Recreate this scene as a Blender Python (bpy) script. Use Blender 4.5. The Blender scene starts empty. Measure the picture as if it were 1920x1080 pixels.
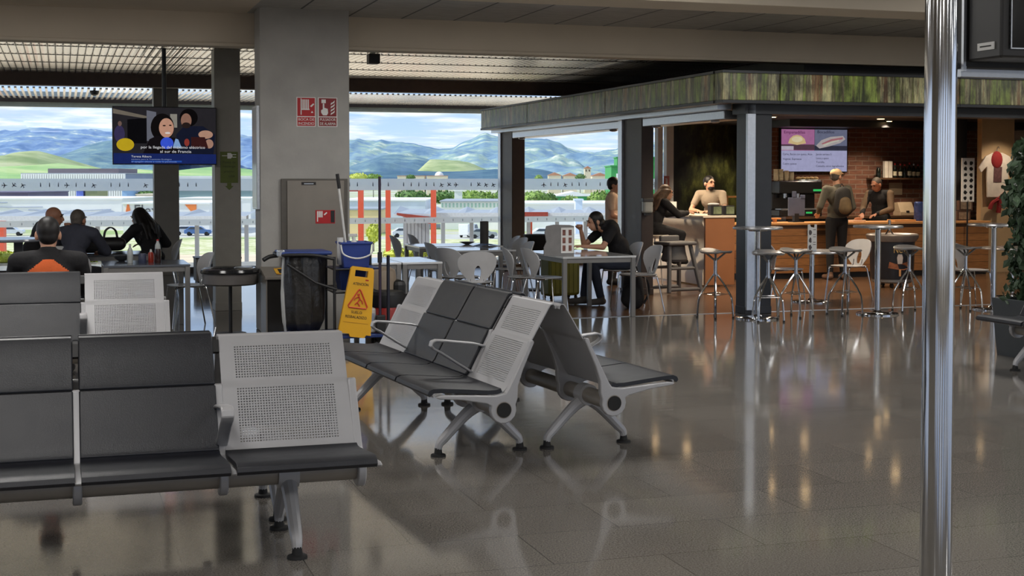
import bpy, math, random
from math import sin, cos, pi, radians as R
from mathutils import Vector, Matrix, Euler
random.seed(7)
C = bpy.context.scene.collection
# ---------------------------------------------------------------- frames
# the terminal is laid out on one square grid (u along the glass wall, v towards it),
# turned 18 degrees against the camera; the camera stands at u=v=0, 1.6 m above the floor
A = R(18.0); cA, sA = cos(A), sin(A)
FPX = 2600.0; EYE = 1.6; PIT = R(2.0); SHY = -(540-335-FPX*math.tan(PIT))/1920
def W(u, v, z=0.0): return Vector((cA*u-sA*v, sA*u+cA*v, z))
def UV(p): return (cA*p[0]+sA*p[1], -sA*p[0]+cA*p[1], p[2])
def ray(px, py):
    x = (px-960)/FPX; y = (540-py)/FPX+SHY*1920/FPX
    return (x, cos(PIT)+y*sin(PIT), -sin(PIT)+y*cos(PIT))
def gp(px, py, z=0.0):
    d = ray(px, py); t = (z-EYE)/d[2]
    return UV((d[0]*t, d[1]*t, z))
def at(px, py, Y):
    d = ray(px, py); t = Y/d[1]
    return Vector((d[0]*t, Y, EYE+d[2]*t))
def pv(px, py, v):
    d = ray(px, py); t = v/(-sA*d[0]+cA*d[1])
    return UV((d[0]*t, d[1]*t, EYE+d[2]*t))
def pu(px, py, u):
    d = ray(px, py); t = u/(cA*d[0]+sA*d[1])
    return UV((d[0]*t, d[1]*t, EYE+d[2]*t))
# ---------------------------------------------------------------- materials
def s2l(c):
    c = c/255.0
    return c/12.92 if c <= .04045 else ((c+.055)/1.055)**2.4
def rgb(r, g, b): return (s2l(r), s2l(g), s2l(b), 1)
MATS = {}
def nodes_of(m):
    m.use_nodes = True
    nt = m.node_tree; return nt, nt.nodes, nt.links
def mat(name, col, rough=.5, metal=0.0, var=.10, scale=9.0, bump=0.0, spec=.5, bscale=60.0, coat=0.0):
    """principled surface whose colour and gloss vary with noise"""
    m = bpy.data.materials.new(name); nt, N, L = nodes_of(m)
    b = N['Principled BSDF']
    tc = N.new('ShaderNodeTexCoord'); no = N.new('ShaderNodeTexNoise'); no.inputs['Scale'].default_value = scale
    no.inputs['Detail'].default_value = 4
    L.new(tc.outputs['Object'], no.inputs['Vector'])
    rp = N.new('ShaderNodeValToRGB')
    rp.color_ramp.elements[0].position = .3; rp.color_ramp.elements[1].position = .72
    rp.color_ramp.elements[0].color = tuple(max(0, x*(1-var)) for x in col[:3])+(1,)
    rp.color_ramp.elements[1].color = tuple(min(1, x*(1+var)) for x in col[:3])+(1,)
    L.new(no.outputs['Fac'], rp.inputs['Fac']); L.new(rp.outputs['Color'], b.inputs['Base Color'])
    mr = N.new('ShaderNodeMapRange'); mr.inputs['To Min'].default_value = max(.02, rough*.88); mr.inputs['To Max'].default_value = min(1, rough*1.12)
    L.new(no.outputs['Fac'], mr.inputs['Value']); L.new(mr.outputs['Result'], b.inputs['Roughness'])
    b.inputs['Metallic'].default_value = metal; b.inputs['Specular IOR Level'].default_value = spec
    b.inputs['Coat Weight'].default_value = coat
    if bump:
        n2 = N.new('ShaderNodeTexNoise'); n2.inputs['Scale'].default_value = bscale; n2.inputs['Detail'].default_value = 3
        L.new(tc.outputs['Object'], n2.inputs['Vector'])
        bp = N.new('ShaderNodeBump'); bp.inputs['Strength'].default_value = bump; bp.inputs['Distance'].default_value = .02
        L.new(n2.outputs['Fac'], bp.inputs['Height']); L.new(bp.outputs['Normal'], b.inputs['Normal'])
    MATS[name] = m
    return m
def emis(name, col, power=1.0):
    m = bpy.data.materials.new(name); nt, N, L = nodes_of(m)
    N.remove(N['Principled BSDF'])
    e = N.new('ShaderNodeEmission'); e.inputs['Strength'].default_value = power
    tc = N.new('ShaderNodeTexCoord'); no = N.new('ShaderNodeTexNoise'); no.inputs['Scale'].default_value = 14
    L.new(tc.outputs['Object'], no.inputs['Vector'])
    mx = N.new('ShaderNodeValToRGB')
    mx.color_ramp.elements[0].color = tuple(x*.85 for x in col[:3])+(1,); mx.color_ramp.elements[1].color = tuple(min(1, x*1.12) for x in col[:3])+(1,)
    L.new(no.outputs['Fac'], mx.inputs['Fac']); L.new(mx.outputs['Color'], e.inputs['Color'])
    L.new(e.outputs['Emission'], N['Material Output'].inputs['Surface'])
    return m
# ---------------------------------------------------------------- mesh builder
def frame_to(d):
    d = Vector(d).normalized()
    a = Vector((0, 0, 1)) if abs(d.z) < .95 else Vector((1, 0, 0))
    x = a.cross(d).normalized(); y = d.cross(x)
    return x, y, d
class MB:
    def __init__(s): s.v = []; s.f = []; s.m = []; s.uv = {}; s.cur = 0
    def add(s, vs, fs):
        b = len(s.v); s.v += [tuple(p) for p in vs]
        for f in fs: s.f.append(tuple(b+i for i in f)); s.m.append(s.cur)
        return b
    def box(s, c, d, rot=None):
        hx, hy, hz = d[0]/2, d[1]/2, d[2]/2
        ps = [Vector((x, y, z)) for x in (-hx, hx) for y in (-hy, hy) for z in (-hz, hz)]
        if rot is not None:
            q = Euler(rot).to_matrix(); ps = [q @ p for p in ps]
        s.add([p+Vector(c) for p in ps], [(0, 1, 3, 2), (4, 6, 7, 5), (0, 4, 5, 1), (2, 3, 7, 6), (0, 2, 6, 4), (1, 5, 7, 3)])
        return s
    def span(s, a, b):   # box from corner a to corner b
        return s.box([(a[i]+b[i])/2 for i in range(3)], [abs(b[i]-a[i]) for i in range(3)])
    def cyl(s, p0, p1, r0, r1=None, n=16, cap=True):
        r1 = r0 if r1 is None else r1
        p0, p1 = Vector(p0), Vector(p1); x, y, d = frame_to(p1-p0)
        ring = lambda p, r: [p+(x*cos(2*pi*i/n)+y*sin(2*pi*i/n))*r for i in range(n)]
        fs = [(i, (i+1) % n, n+(i+1) % n, n+i) for i in range(n)]
        if cap: fs += [tuple(reversed(range(n))), tuple(range(n, 2*n))]
        s.add(ring(p0, r0)+ring(p1, r1), fs); return s
    def tube(s, pts, r, n=10, closed=False):
        pts = [Vector(p) for p in pts]; k = len(pts); vs = []
        x = None
        for i, p in enumerate(pts):
            if closed: t = pts[(i+1) % k]-pts[i-1]
            else: t = pts[min(i+1, k-1)]-pts[max(i-1, 0)]
            t.normalize()
            if x is None: x, y, _ = frame_to(t)
            else:
                x = (x-t*x.dot(t)).normalized(); y = t.cross(x)
            rr = r[i] if isinstance(r, (list, tuple)) else r
            vs += [p+(x*cos(2*pi*j/n)+y*sin(2*pi*j/n))*rr for j in range(n)]
        fs = []
        for i in range(k if closed else k-1):
            a, b = i*n, ((i+1) % k)*n
            fs += [(a+j, a+(j+1) % n, b+(j+1) % n, b+j) for j in range(n)]
        if not closed: fs += [tuple(reversed(range(n))), tuple(range((k-1)*n, k*n))]
        s.add(vs, fs); return s
    def lathe(s, prof, n=24, c=(0, 0, 0), sx=1, sy=1):
        vs = []; fs = []
        for r, z in prof: vs += [(c[0]+sx*r*cos(2*pi*i/n), c[1]+sy*r*sin(2*pi*i/n), c[2]+z) for i in range(n)]
        for k in range(len(prof)-1):
            a, b = k*n, (k+1)*n
            fs += [(a+i, a+(i+1) % n, b+(i+1) % n, b+i) for i in range(n)]
        fs += [tuple(reversed(range(n))), tuple(range((len(prof)-1)*n, len(prof)*n))]
        s.add(vs, fs); return s
    def prism(s, poly, a, b, axis='x'):
        """polygon in the plane across axis, run from a to b along it"""
        def P(p, t):
            if axis == 'x': return (t, p[0], p[1])
            if axis == 'y': return (p[0], t, p[1])
            return (p[0], p[1], t)
        n = len(poly)
        s.add([P(p, a) for p in poly]+[P(p, b) for p in poly],
              [(i, (i+1) % n, n+(i+1) % n, n+i) for i in range(n)]+[tuple(reversed(range(n))), tuple(range(n, 2*n))])
        return s
    def ball(s, c, r, n=12, k=8, rot=None):
        if not isinstance(r, (list, tuple)): r = (r, r, r)
        q = Euler(rot).to_matrix() if rot else None
        vs = []
        for j in range(1, k):
            th = pi*j/k
            for i in range(n):
                p = Vector((r[0]*sin(th)*cos(2*pi*i/n), r[1]*sin(th)*sin(2*pi*i/n), r[2]*cos(th))); vs.append(p)
        top, bot = len(vs), len(vs)+1
        vs += [Vector((0, 0, r[2])), Vector((0, 0, -r[2]))]
        if q: vs = [q @ p for p in vs]
        fs = [(top, i, (i+1) % n) for i in range(n)]+[(bot, (k-2)*n+(i+1) % n, (k-2)*n+i) for i in range(n)]
        for j in range(k-2):
            fs += [(j*n+i, (j+1)*n+i, (j+1)*n+(i+1) % n, j*n+(i+1) % n) for i in range(n)]
        s.add([p+Vector(c) for p in vs], fs); return s
    def cap(s, p0, p1, r0, r1, n=12, k=4):
        """limb: rounded cone"""
        p0, p1 = Vector(p0), Vector(p1); x, y, d = frame_to(p1-p0) if (p1-p0).length > 1e-5 else frame_to((0, 0, 1))
        rings = [(p0-d*r0*cos(pi/2*j/k), r0*sin(pi/2*j/k)) for j in range(1, k+1)]+[(p1+d*r1*sin(pi/2*j/k), r1*cos(pi/2*j/k)) for j in range(k)]
        vs = []
        for p, r in rings: vs += [p+(x*cos(2*pi*i/n)+y*sin(2*pi*i/n))*r for i in range(n)]
        m = len(rings); vs += [p0-d*r0, p1+d*r1]
        fs = [(m*n, (i+1) % n, i) for i in range(n)]+[(m*n+1, (m-1)*n+i, (m-1)*n+(i+1) % n) for i in range(n)]
        for j in range(m-1): fs += [(j*n+i, j*n+(i+1) % n, (j+1)*n+(i+1) % n, (j+1)*n+i) for i in range(n)]
        s.add(vs, fs); return s
    def sheet(s, prof, x0, x1, t, nx=1, shift=None):
        """bent plate: profile in y,z, thickness t on the right-hand side of the run, uv in metres"""
        n = len(prof); P = [Vector((0, a, b)) for a, b in prof]; nr = []; arc = [0]
        for i in range(n):
            d = P[min(i+1, n-1)]-P[max(i-1, 0)]; d.normalize(); nr.append(Vector((0, d.z, -d.y)))
            if i: arc.append(arc[-1]+(P[i]-P[i-1]).length)
        vs = []
        for k in range(2):
            for i in range(n):
                for j in range(nx+1):
                    vs.append(P[i]+nr[i]*t*k+Vector((x0+(x1-x0)*j/nx, 0, 0)))
        w = nx+1; o = n*w; fs = []
        for i in range(n-1):
            for j in range(nx):
                a = i*w+j
                fs.append((a, a+w, a+w+1, a+1)); fs.append((o+a, o+a+1, o+a+w+1, o+a+w))
        for i in range(n-1):
            a = i*w; fs.append((a, o+a, o+a+w, a+w)); a = i*w+nx; fs.append((a, a+w, o+a+w, o+a))
        for j in range(nx):
            fs.append((j, j+1, o+j+1, o+j)); a = (n-1)*w+j; fs.append((a, o+a, o+a+1, a+1))
        b = s.add(vs, fs)
        for k in range(2):
            for i in range(n):
                for j in range(w): s.uv[b+k*o+i*w+j] = (x0+(x1-x0)*j/nx, arc[i])
        return s
    def mesh(s, name, mats, smooth=35):
        me = bpy.data.meshes.new(name); me.from_pydata(s.v, [], s.f)
        for m in (mats if isinstance(mats, (list, tuple)) else [mats]): me.materials.append(m)
        me.polygons.foreach_set('material_index', s.m)
        if s.uv:
            l = me.uv_layers.new(name='UVMap')
            for i, lp in enumerate(me.loops): l.data[i].uv = s.uv.get(lp.vertex_index, (-9, -9))
        me.validate(); me.update()
        if smooth:
            me.polygons.foreach_set('use_smooth', [True]*len(me.polygons)); me.set_sharp_from_angle(angle=R(smooth))
        return me
    def obj(s, name, mats, parent=None, smooth=35, bevel=0.0, loc=None, rz=None):
        o = bpy.data.objects.new(name, s.mesh(name, mats, smooth)); C.objects.link(o)
        if parent is not None: o.parent = parent
        if loc is not None: o.location = loc
        if rz is not None: o.rotation_euler = (0, 0, rz)
        if bevel:
            b = o.modifiers.new('Bevel', 'BEVEL'); b.width = bevel; b.segments = 2; b.limit_method = 'ANGLE'; b.angle_limit = R(40)
        return o
def tag(o, label=None, cat=None, group=None, kind=None):
    if label: o['label'] = label
    if cat: o['category'] = cat
    if group: o['group'] = group
    if kind: o['kind'] = kind
    return o
def thing(name, label, cat, loc, rz=0.0, group=None):
    """an Empty at the foot of a thing; loc in world, rz measured from the building's grid"""
    o = bpy.data.objects.new(name, None); C.objects.link(o); o.empty_display_size = .1
    o.location = loc; o.rotation_euler = (0, 0, A+R(rz))
    return tag(o, label, cat, group)
def struct(name, mb, m, label=None, smooth=0, bevel=0.0):
    o = mb.obj(name, m, smooth=smooth, bevel=bevel, rz=A)
    return tag(o, label, None, None, 'structure')
def kids(o): return [c for c in bpy.data.objects if c.parent is o]
CH = {}
def snapshot():
    CH.clear()
    for o in bpy.data.objects:
        if o.parent: CH.setdefault(o.parent.name, []).append(o)
def dup(root, loc, rz, label):
    """a copy of a thing with copies of its parts and sub-parts"""
    r = root.copy(); C.objects.link(r); r.location = loc; r.rotation_euler = (0, 0, A+R(rz)); r['label'] = label
    for ch in CH.get(root.name, []):
        c = ch.copy(); C.objects.link(c); c.parent = r
        for g in CH.get(ch.name, []):
            d = g.copy(); C.objects.link(d); d.parent = c
    return r
def text(name, body, size, m, parent, loc, rot, align='CENTER', ext=.0006, width=None):
    cu = bpy.data.curves.new(name, 'FONT'); cu.body = body; cu.size = size; cu.align_x = align; cu.align_y = 'CENTER'; cu.extrude = ext
    cu.resolution_u = 3
    t = bpy.data.objects.new(name+'_tmp', cu); C.objects.link(t)
    bpy.context.view_layer.update()
    me = bpy.data.meshes.new_from_object(t.evaluated_get(bpy.context.evaluated_depsgraph_get()))
    bpy.data.objects.remove(t); me.materials.clear(); me.materials.append(m)
    if width:
        xs = [v.co.x for v in me.vertices]; k = width/max(1e-6, max(xs)-min(xs))
        for v in me.vertices: v.co.x *= k
    o = bpy.data.objects.new(name, me); C.objects.link(o); o.parent = parent; o.location = loc; o.rotation_euler = rot
    return o
FRONT = (pi/2, 0, 0)     # lettering that faces -y of its parent
def remesh(mb, name, m, voxel, smooth=4, parent=None):
    o = mb.obj(name+'_tmp', m, smooth=0)
    r = o.modifiers.new('r', 'REMESH'); r.mode = 'VOXEL'; r.voxel_size = voxel; r.use_smooth_shade = True
    if smooth:
        k = o.modifiers.new('s', 'SMOOTH'); k.factor = .5; k.iterations = smooth
    bpy.context.view_layer.update()
    me = bpy.data.meshes.new_from_object(o.evaluated_get(bpy.context.evaluated_depsgraph_get()))
    bpy.data.objects.remove(o); me.name = name
    me.materials.clear(); me.materials.append(m)
    me.polygons.foreach_set('use_smooth', [True]*len(me.polygons))
    p = bpy.data.objects.new(name, me); C.objects.link(p); p.parent = parent
    return p
def lerp(a, b, t): return a+(b-a)*t
def interp(pts, x):
    if x <= pts[0][0]: return pts[0][1]
    for (a, b), (c, d) in zip(pts, pts[1:]):
        if x <= c: return b+(d-b)*(x-a)/(c-a)
    return pts[-1][1]
def smooth_path(pts, k=4):
    """Catmull-Rom through pts"""
    P = [Vector(p) for p in pts]; out = []
    for i in range(len(P)-1):
        a, b, c, d = P[max(i-1, 0)], P[i], P[i+1], P[min(i+2, len(P)-1)]
        for j in range(k):
            t = j/k
            out.append(.5*((2*b)+(c-a)*t+(2*a-5*b+4*c-d)*t*t+(3*b-a-3*c+d)*t*t*t))
    out.append(P[-1]); return out
# ================================================================ camera, sky, sun
cam = bpy.data.cameras.new('camera'); cam.lens = FPX/1920*36; cam.sensor_width = 36; cam.shift_y = SHY; cam.clip_end = 20000; cam.clip_start = .05
co = bpy.data.objects.new('camera', cam); C.objects.link(co); co.location = (0, 0, EYE); co.rotation_euler = (pi/2-PIT, 0, 0)
sc = bpy.context.scene; sc.camera = co
sc.view_settings.view_transform = 'Standard'; sc.view_settings.look = 'None'; sc.view_settings.gamma = 1; sc.view_settings.use_curve_mapping = False
sc.view_settings.exposure = 0.0
sc.cycles.use_denoising = True; sc.cycles.max_bounces = 10; sc.cycles.transparent_max_bounces = 24
sc.cycles.caustics_reflective = False; sc.cycles.caustics_refractive = False; sc.cycles.sample_clamp_indirect = 6
def make_world():
    w = bpy.data.worlds.new('sky'); sc.world = w; nt, N, L = nodes_of(w)
    bg = N['Background']
    tc = N.new('ShaderNodeTexCoord'); sep = N.new('ShaderNodeSeparateXYZ'); L.new(tc.outputs['Generated'], sep.inputs['Vector'])
    grad = N.new('ShaderNodeValToRGB'); e = grad.color_ramp.elements
    e[0].position = 0.0; e[0].color = rgb(212, 228, 250); e[1].position = .6; e[1].color = rgb(92, 140, 214)
    x = e.new(.05); x.color = rgb(176, 205, 248); x = e.new(.2); x.color = rgb(140, 182, 240)
    L.new(sep.outputs['Z'], grad.inputs['Fac'])
    # clouds, flattened towards the horizon
    div = N.new('ShaderNodeMath'); div.operation = 'ADD'; div.inputs[1].default_value = .06; L.new(sep.outputs['Z'], div.inputs[0])
    vd = N.new('ShaderNodeVectorMath'); vd.operation = 'DIVIDE'; cmb = N.new('ShaderNodeCombineXYZ')
    for i in range(3): L.new(div.outputs[0], cmb.inputs[i])
    L.new(tc.outputs['Generated'], vd.inputs[0]); L.new(cmb.outputs[0], vd.inputs[1])
    mp = N.new('ShaderNodeMapping'); mp.inputs['Scale'].default_value = (1.0, .9, 0); mp.inputs['Location'].default_value = (3.1, .4, 0)
    L.new(vd.outputs[0], mp.inputs['Vector'])
    no = N.new('ShaderNodeTexNoise'); no.inputs['Scale'].default_value = 1.5; no.inputs['Detail'].default_value = 9; no.inputs['Roughness'].default_value = .55
    L.new(mp.outputs[0], no.inputs['Vector'])
    cr = N.new('ShaderNodeValToRGB'); cr.color_ramp.elements[0].position = .40; cr.color_ramp.elements[1].position = .60
    L.new(no.outputs['Fac'], cr.inputs['Fac'])
    n2 = N.new('ShaderNodeTexNoise'); n2.inputs['Scale'].default_value = 2.3; n2.inputs['Detail'].default_value = 6; L.new(mp.outputs[0], n2.inputs['Vector'])
    cc = N.new('ShaderNodeValToRGB'); cc.color_ramp.elements[0].position = .42; cc.color_ramp.elements[0].color = rgb(208, 219, 238); cc.color_ramp.elements[1].position = .58; cc.color_ramp.elements[1].color = rgb(255, 255, 255)
    L.new(n2.outputs['Fac'], cc.inputs['Fac'])
    mx = N.new('ShaderNodeMix'); mx.data_type = 'RGBA'
    L.new(cr.outputs['Color'], mx.inputs['Factor']); L.new(grad.outputs['Color'], mx.inputs['A']); L.new(cc.outputs['Color'], mx.inputs['B'])
    L.new(mx.outputs['Result'], bg.inputs['Color']); bg.inputs['Strength'].default_value = SKY
SKY = 1.28
make_world()
sun = bpy.data.lights.new('sun', 'SUN'); sun.energy = 4.6; sun.angle = R(.6); sun.color = (1, .95, .86)
so = bpy.data.objects.new('sun', sun); C.objects.link(so)
sd = Vector((cA*-.80-sA*.12, sA*-.80+cA*.12, .62)).normalized()      # from the left, a little beyond the glass wall
so.rotation_euler = sd.to_track_quat('Z', 'Y').to_euler()
so.location = sd*60
# ================================================================ materials of the building
M_BEAM = mat('beige_paint', rgb(212, 200, 182)[:3], .75, var=.03, scale=2)
M_CONC = mat('smooth_concrete', rgb(166, 164, 160)[:3], .7, var=.10, scale=3.5, bump=.08, bscale=30)
M_GREYSTEEL = mat('grey_painted_steel', rgb(150, 146, 138)[:3], .5, var=.05)
M_DARK = mat('charcoal_steel', rgb(52, 54, 58)[:3], .42, metal=.3, var=.08)
M_BROWN = mat('brown_steel', rgb(64, 54, 50)[:3], .5, metal=.2, var=.08)
M_SILVER = mat('brushed_aluminium', rgb(190, 194, 200)[:3], .32, metal=.9, var=.06, scale=30)
M_CHROME = mat('chrome', rgb(205, 207, 210)[:3], .09, metal=1, var=.03)
M_BLACK = mat('black_plastic', rgb(24, 24, 26)[:3], .5, var=.15)
M_RUBBER = mat('black_rubber', rgb(20, 20, 21)[:3], .7, var=.12)
M_WHITE = mat('white_paint', rgb(224, 224, 222)[:3], .5, var=.03)
M_PAPER = mat('white_print_paper', rgb(232, 232, 230)[:3], .7, var=.03)
M_RED = mat('sign_red', rgb(176, 20, 28)[:3], .5, var=.08)
M_INK = mat('black_ink', rgb(22, 22, 22)[:3], .6, var=.1)
M_PANEL = mat('ceiling_panel', rgb(120, 118, 112)[:3], .55, var=.06, scale=3)
def terrazzo():
    m = bpy.data.materials.new('polished_terrazzo'); nt, N, L = nodes_of(m); b = N['Principled BSDF']
    tc = N.new('ShaderNodeTexCoord')
    br = N.new('ShaderNodeTexBrick'); br.inputs['Scale'].default_value = 1; br.inputs['Brick Width'].default_value = .98; br.inputs['Row Height'].default_value = .49
    br.inputs['Mortar Size'].default_value = .0028; br.inputs['Mortar Smooth'].default_value = .3
    br.inputs['Color1'].default_value = (.18, .168, .155, 1); br.inputs['Color2'].default_value = (.21, .197, .18, 1); br.inputs['Mortar'].default_value = (.085, .08, .075, 1)
    mp = N.new('ShaderNodeMapping'); mp.inputs['Location'].default_value = (.03, .02, 0)
    L.new(tc.outputs['Object'], mp.inputs['Vector']); L.new(mp.outputs[0], br.inputs['Vector'])
    sp = N.new('ShaderNodeTexNoise'); sp.inputs['Scale'].default_value = 130; sp.inputs['Detail'].default_value = 4; sp.inputs['Roughness'].default_value = .8
    L.new(tc.outputs['Object'], sp.inputs['Vector'])
    rp = N.new('ShaderNodeValToRGB'); rp.color_ramp.elements[0].position = .36; rp.color_ramp.elements[0].color = (.38, .37, .36, 1); rp.color_ramp.elements[1].position = .66; rp.color_ramp.elements[1].color = (1.5, 1.48, 1.44, 1)
    L.new(sp.outputs['Fac'], rp.inputs['Fac'])
    mx = N.new('ShaderNodeMix'); mx.data_type = 'RGBA'; mx.blend_type = 'MULTIPLY'; mx.inputs['Factor'].default_value = 1
    L.new(br.outputs['Color'], mx.inputs['A']); L.new(rp.outputs['Color'], mx.inputs['B']); L.new(mx.outputs['Result'], b.inputs['Base Color'])
    ro = N.new('ShaderNodeTexNoise'); ro.inputs['Scale'].default_value = 1.3; ro.inputs['Detail'].default_value = 5; L.new(tc.outputs['Object'], ro.inputs['Vector'])
    mr = N.new('ShaderNodeMapRange'); mr.inputs['To Min'].default_value = .045; mr.inputs['To Max'].default_value = .12; L.new(ro.outputs['Fac'], mr.inputs['Value']); L.new(mr.outputs[0], b.inputs['Roughness'])
    b.inputs['Specular IOR Level'].default_value = .85
    wv = N.new('ShaderNodeTexNoise'); wv.inputs['Scale'].default_value = 1.0; wv.inputs['Detail'].default_value = 2
    m2 = N.new('ShaderNodeMapping'); m2.inputs['Scale'].default_value = (1.2, 5.0, 1); L.new(tc.outputs['Object'], m2.inputs['Vector']); L.new(m2.outputs[0], wv.inputs['Vector'])
    bp = N.new('ShaderNodeBump'); bp.inputs['Strength'].default_value = .05; bp.inputs['Distance'].default_value = .008; L.new(wv.outputs['Fac'], bp.inputs['Height']); L.new(bp.outputs['Normal'], b.inputs['Normal'])
    return m
def planks(name, c1, c2, w, h, rough, mortar=(.02, .015, .012, 1), ms=.003, spec=.5):
    m = bpy.data.materials.new(name); nt, N, L = nodes_of(m); b = N['Principled BSDF']
    tc = N.new('ShaderNodeTexCoord'); br = N.new('ShaderNodeTexBrick'); br.inputs['Scale'].default_value = 1
    br.inputs['Brick Width'].default_value = w; br.inputs['Row Height'].default_value = h; br.inputs['Mortar Size'].default_value = ms
    br.inputs['Color1'].default_value = c1; br.inputs['Color2'].default_value = c2; br.inputs['Mortar'].default_value = mortar
    L.new(tc.outputs['Object'], br.inputs['Vector'])
    gr = N.new('ShaderNodeTexNoise'); gr.inputs['Scale'].default_value = 3; gr.inputs['Detail'].default_value = 6
    mp = N.new('ShaderNodeMapping'); mp.inputs['Scale'].default_value = (2, 22, 22); L.new(tc.outputs['Object'], mp.inputs['Vector']); L.new(mp.outputs[0], gr.inputs['Vector'])
    rp = N.new('ShaderNodeValToRGB'); rp.color_ramp.elements[0].position = .3; rp.color_ramp.elements[0].color = (.72, .72, .72, 1); rp.color_ramp.elements[1].position = .7; rp.color_ramp.elements[1].color = (1.2, 1.2, 1.2, 1)
    L.new(gr.outputs['Fac'], rp.inputs['Fac'])
    mx = N.new('ShaderNodeMix'); mx.data_type = 'RGBA'; mx.blend_type = 'MULTIPLY'; mx.inputs['Factor'].default_value = 1
    L.new(br.outputs['Color'], mx.inputs['A']); L.new(rp.outputs['Color'], mx.inputs['B']); L.new(mx.outputs['Result'], b.inputs['Base Color'])
    b.inputs['Roughness'].default_value = rough; b.inputs['Specular IOR Level'].default_value = spec
    return m
M_TERR = terrazzo()
M_WOODFLOOR = planks('brown_plank_floor', (.125, .066, .036, 1), (.165, .088, .048, 1), 1.2, .16, .22)
M_WOOD = planks('orange_wood_front', (.30, .13, .042, 1), (.36, .165, .058, 1), 4, .12, .45)
M_PLAINWOOD = mat('plain_brown_veneer', rgb(150, 98, 60)[:3], .45, var=.08, scale=2)
M_OAK = mat('light_wood', rgb(206, 150, 92)[:3], .5, var=.12, scale=6)
M_BRICK = planks('old_brick', (.20, .088, .055, 1), (.125, .056, .037, 1), .27, .085, .85, (.20, .15, .115, 1), .008, .2)
# vertical faces: courses laid along u and up z
for mm_ in (M_BRICK, M_WOOD):
  nt = mm_.node_tree; brk = [n for n in nt.nodes if n.type == 'TEX_BRICK'][0]; tcn = [n for n in nt.nodes if n.type == 'TEX_COORD'][0]
  mpb = nt.nodes.new('ShaderNodeMapping'); mpb.inputs['Rotation'].default_value = (-pi/2, 0, 0); mpb.inputs['Location'].default_value = (.31, .031, 0); nt.links.new(tcn.outputs['Object'], mpb.inputs['Vector']); nt.links.new(mpb.outputs[0], brk.inputs['Vector'])
def forest(name, stops, sx, sz, dark=1.0, emit=0.0, leaf=14):
    """printed photograph of a wood: upright trunks with foliage between them"""
    m = bpy.data.materials.new(name); nt, N, L = nodes_of(m); b = N['Principled BSDF']
    tc = N.new('ShaderNodeTexCoord'); mp = N.new('ShaderNodeMapping'); mp.inputs['Scale'].default_value = (sx, sx, sz); L.new(tc.outputs['Object'], mp.inputs['Vector'])
    n1 = N.new('ShaderNodeTexNoise'); n1.inputs['Scale'].default_value = 1; n1.inputs['Detail'].default_value = 5; n1.inputs['Roughness'].default_value = .65; L.new(mp.outputs[0], n1.inputs['Vector'])
    r1 = N.new('ShaderNodeValToRGB'); el = r1.color_ramp.elements
    el[0].position = stops[0][0]; el[0].color = stops[0][1]; el[1].position = stops[-1][0]; el[1].color = stops[-1][1]
    for p, c in stops[1:-1]: x = el.new(p); x.color = c
    L.new(n1.outputs['Fac'], r1.inputs['Fac'])
    n2 = N.new('ShaderNodeTexNoise'); n2.inputs['Scale'].default_value = leaf; n2.inputs['Detail'].default_value = 6; n2.inputs['Roughness'].default_value = .7; mp2 = N.new('ShaderNodeMapping'); mp2.inputs['Scale'].default_value = (1, 1, .4); L.new(tc.outputs['Object'], mp2.inputs['Vector']); L.new(mp2.outputs[0], n2.inputs['Vector'])
    r2 = N.new('ShaderNodeValToRGB'); r2.color_ramp.elements[0].position = .38; r2.color_ramp.elements[0].color = (.3*dark, .3*dark, .3*dark, 1); r2.color_ramp.elements[1].position = .66; r2.color_ramp.elements[1].color = (1.5*dark, 1.5*dark, 1.4*dark, 1)
    L.new(n2.outputs['Fac'], r2.inputs['Fac'])
    mx = N.new('ShaderNodeMix'); mx.data_type = 'RGBA'; mx.blend_type = 'MULTIPLY'; mx.inputs['Factor'].default_value = 1
    L.new(r1.outputs['Color'], mx.inputs['A']); L.new(r2.outputs['Color'], mx.inputs['B']); L.new(mx.outputs['Result'], b.inputs['Base Color'])
    b.inputs['Roughness'].default_value = .35
    return m
M_FOREST = forest('forest_print', [(.30, rgb(60, 66, 40)), (.42, rgb(150, 170, 84)), (.49, rgb(96, 84, 62)), (.54, rgb(196, 196, 150)), (.62, rgb(140, 96, 66)), (.72, rgb(176, 190, 120))], 6, .3, 1.15, leaf=9)
M_MURAL = forest('dark_forest_mural', [(.36, rgb(14, 15, 12)), (.50, rgb(34, 38, 22)), (.62, rgb(84, 88, 44)), (.75, rgb(120, 116, 64))], 1.5, .8, 1.25, leaf=7)
# ================================================================ floors
struct('floor', MB().span((-14, -9, -.12), (5.45, 24.3, 0)).span((5.45, -9, -.12), (17, 14.86, 0)), M_TERR)
struct('floor_cafe', MB().span((5.45, 14.86, -.12), (17, 24.3, 0)), M_WOODFLOOR)
struct('trim_1', MB().span((5.44, 14.84, -.01), (17, 14.88, .004)), M_SILVER)
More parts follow.
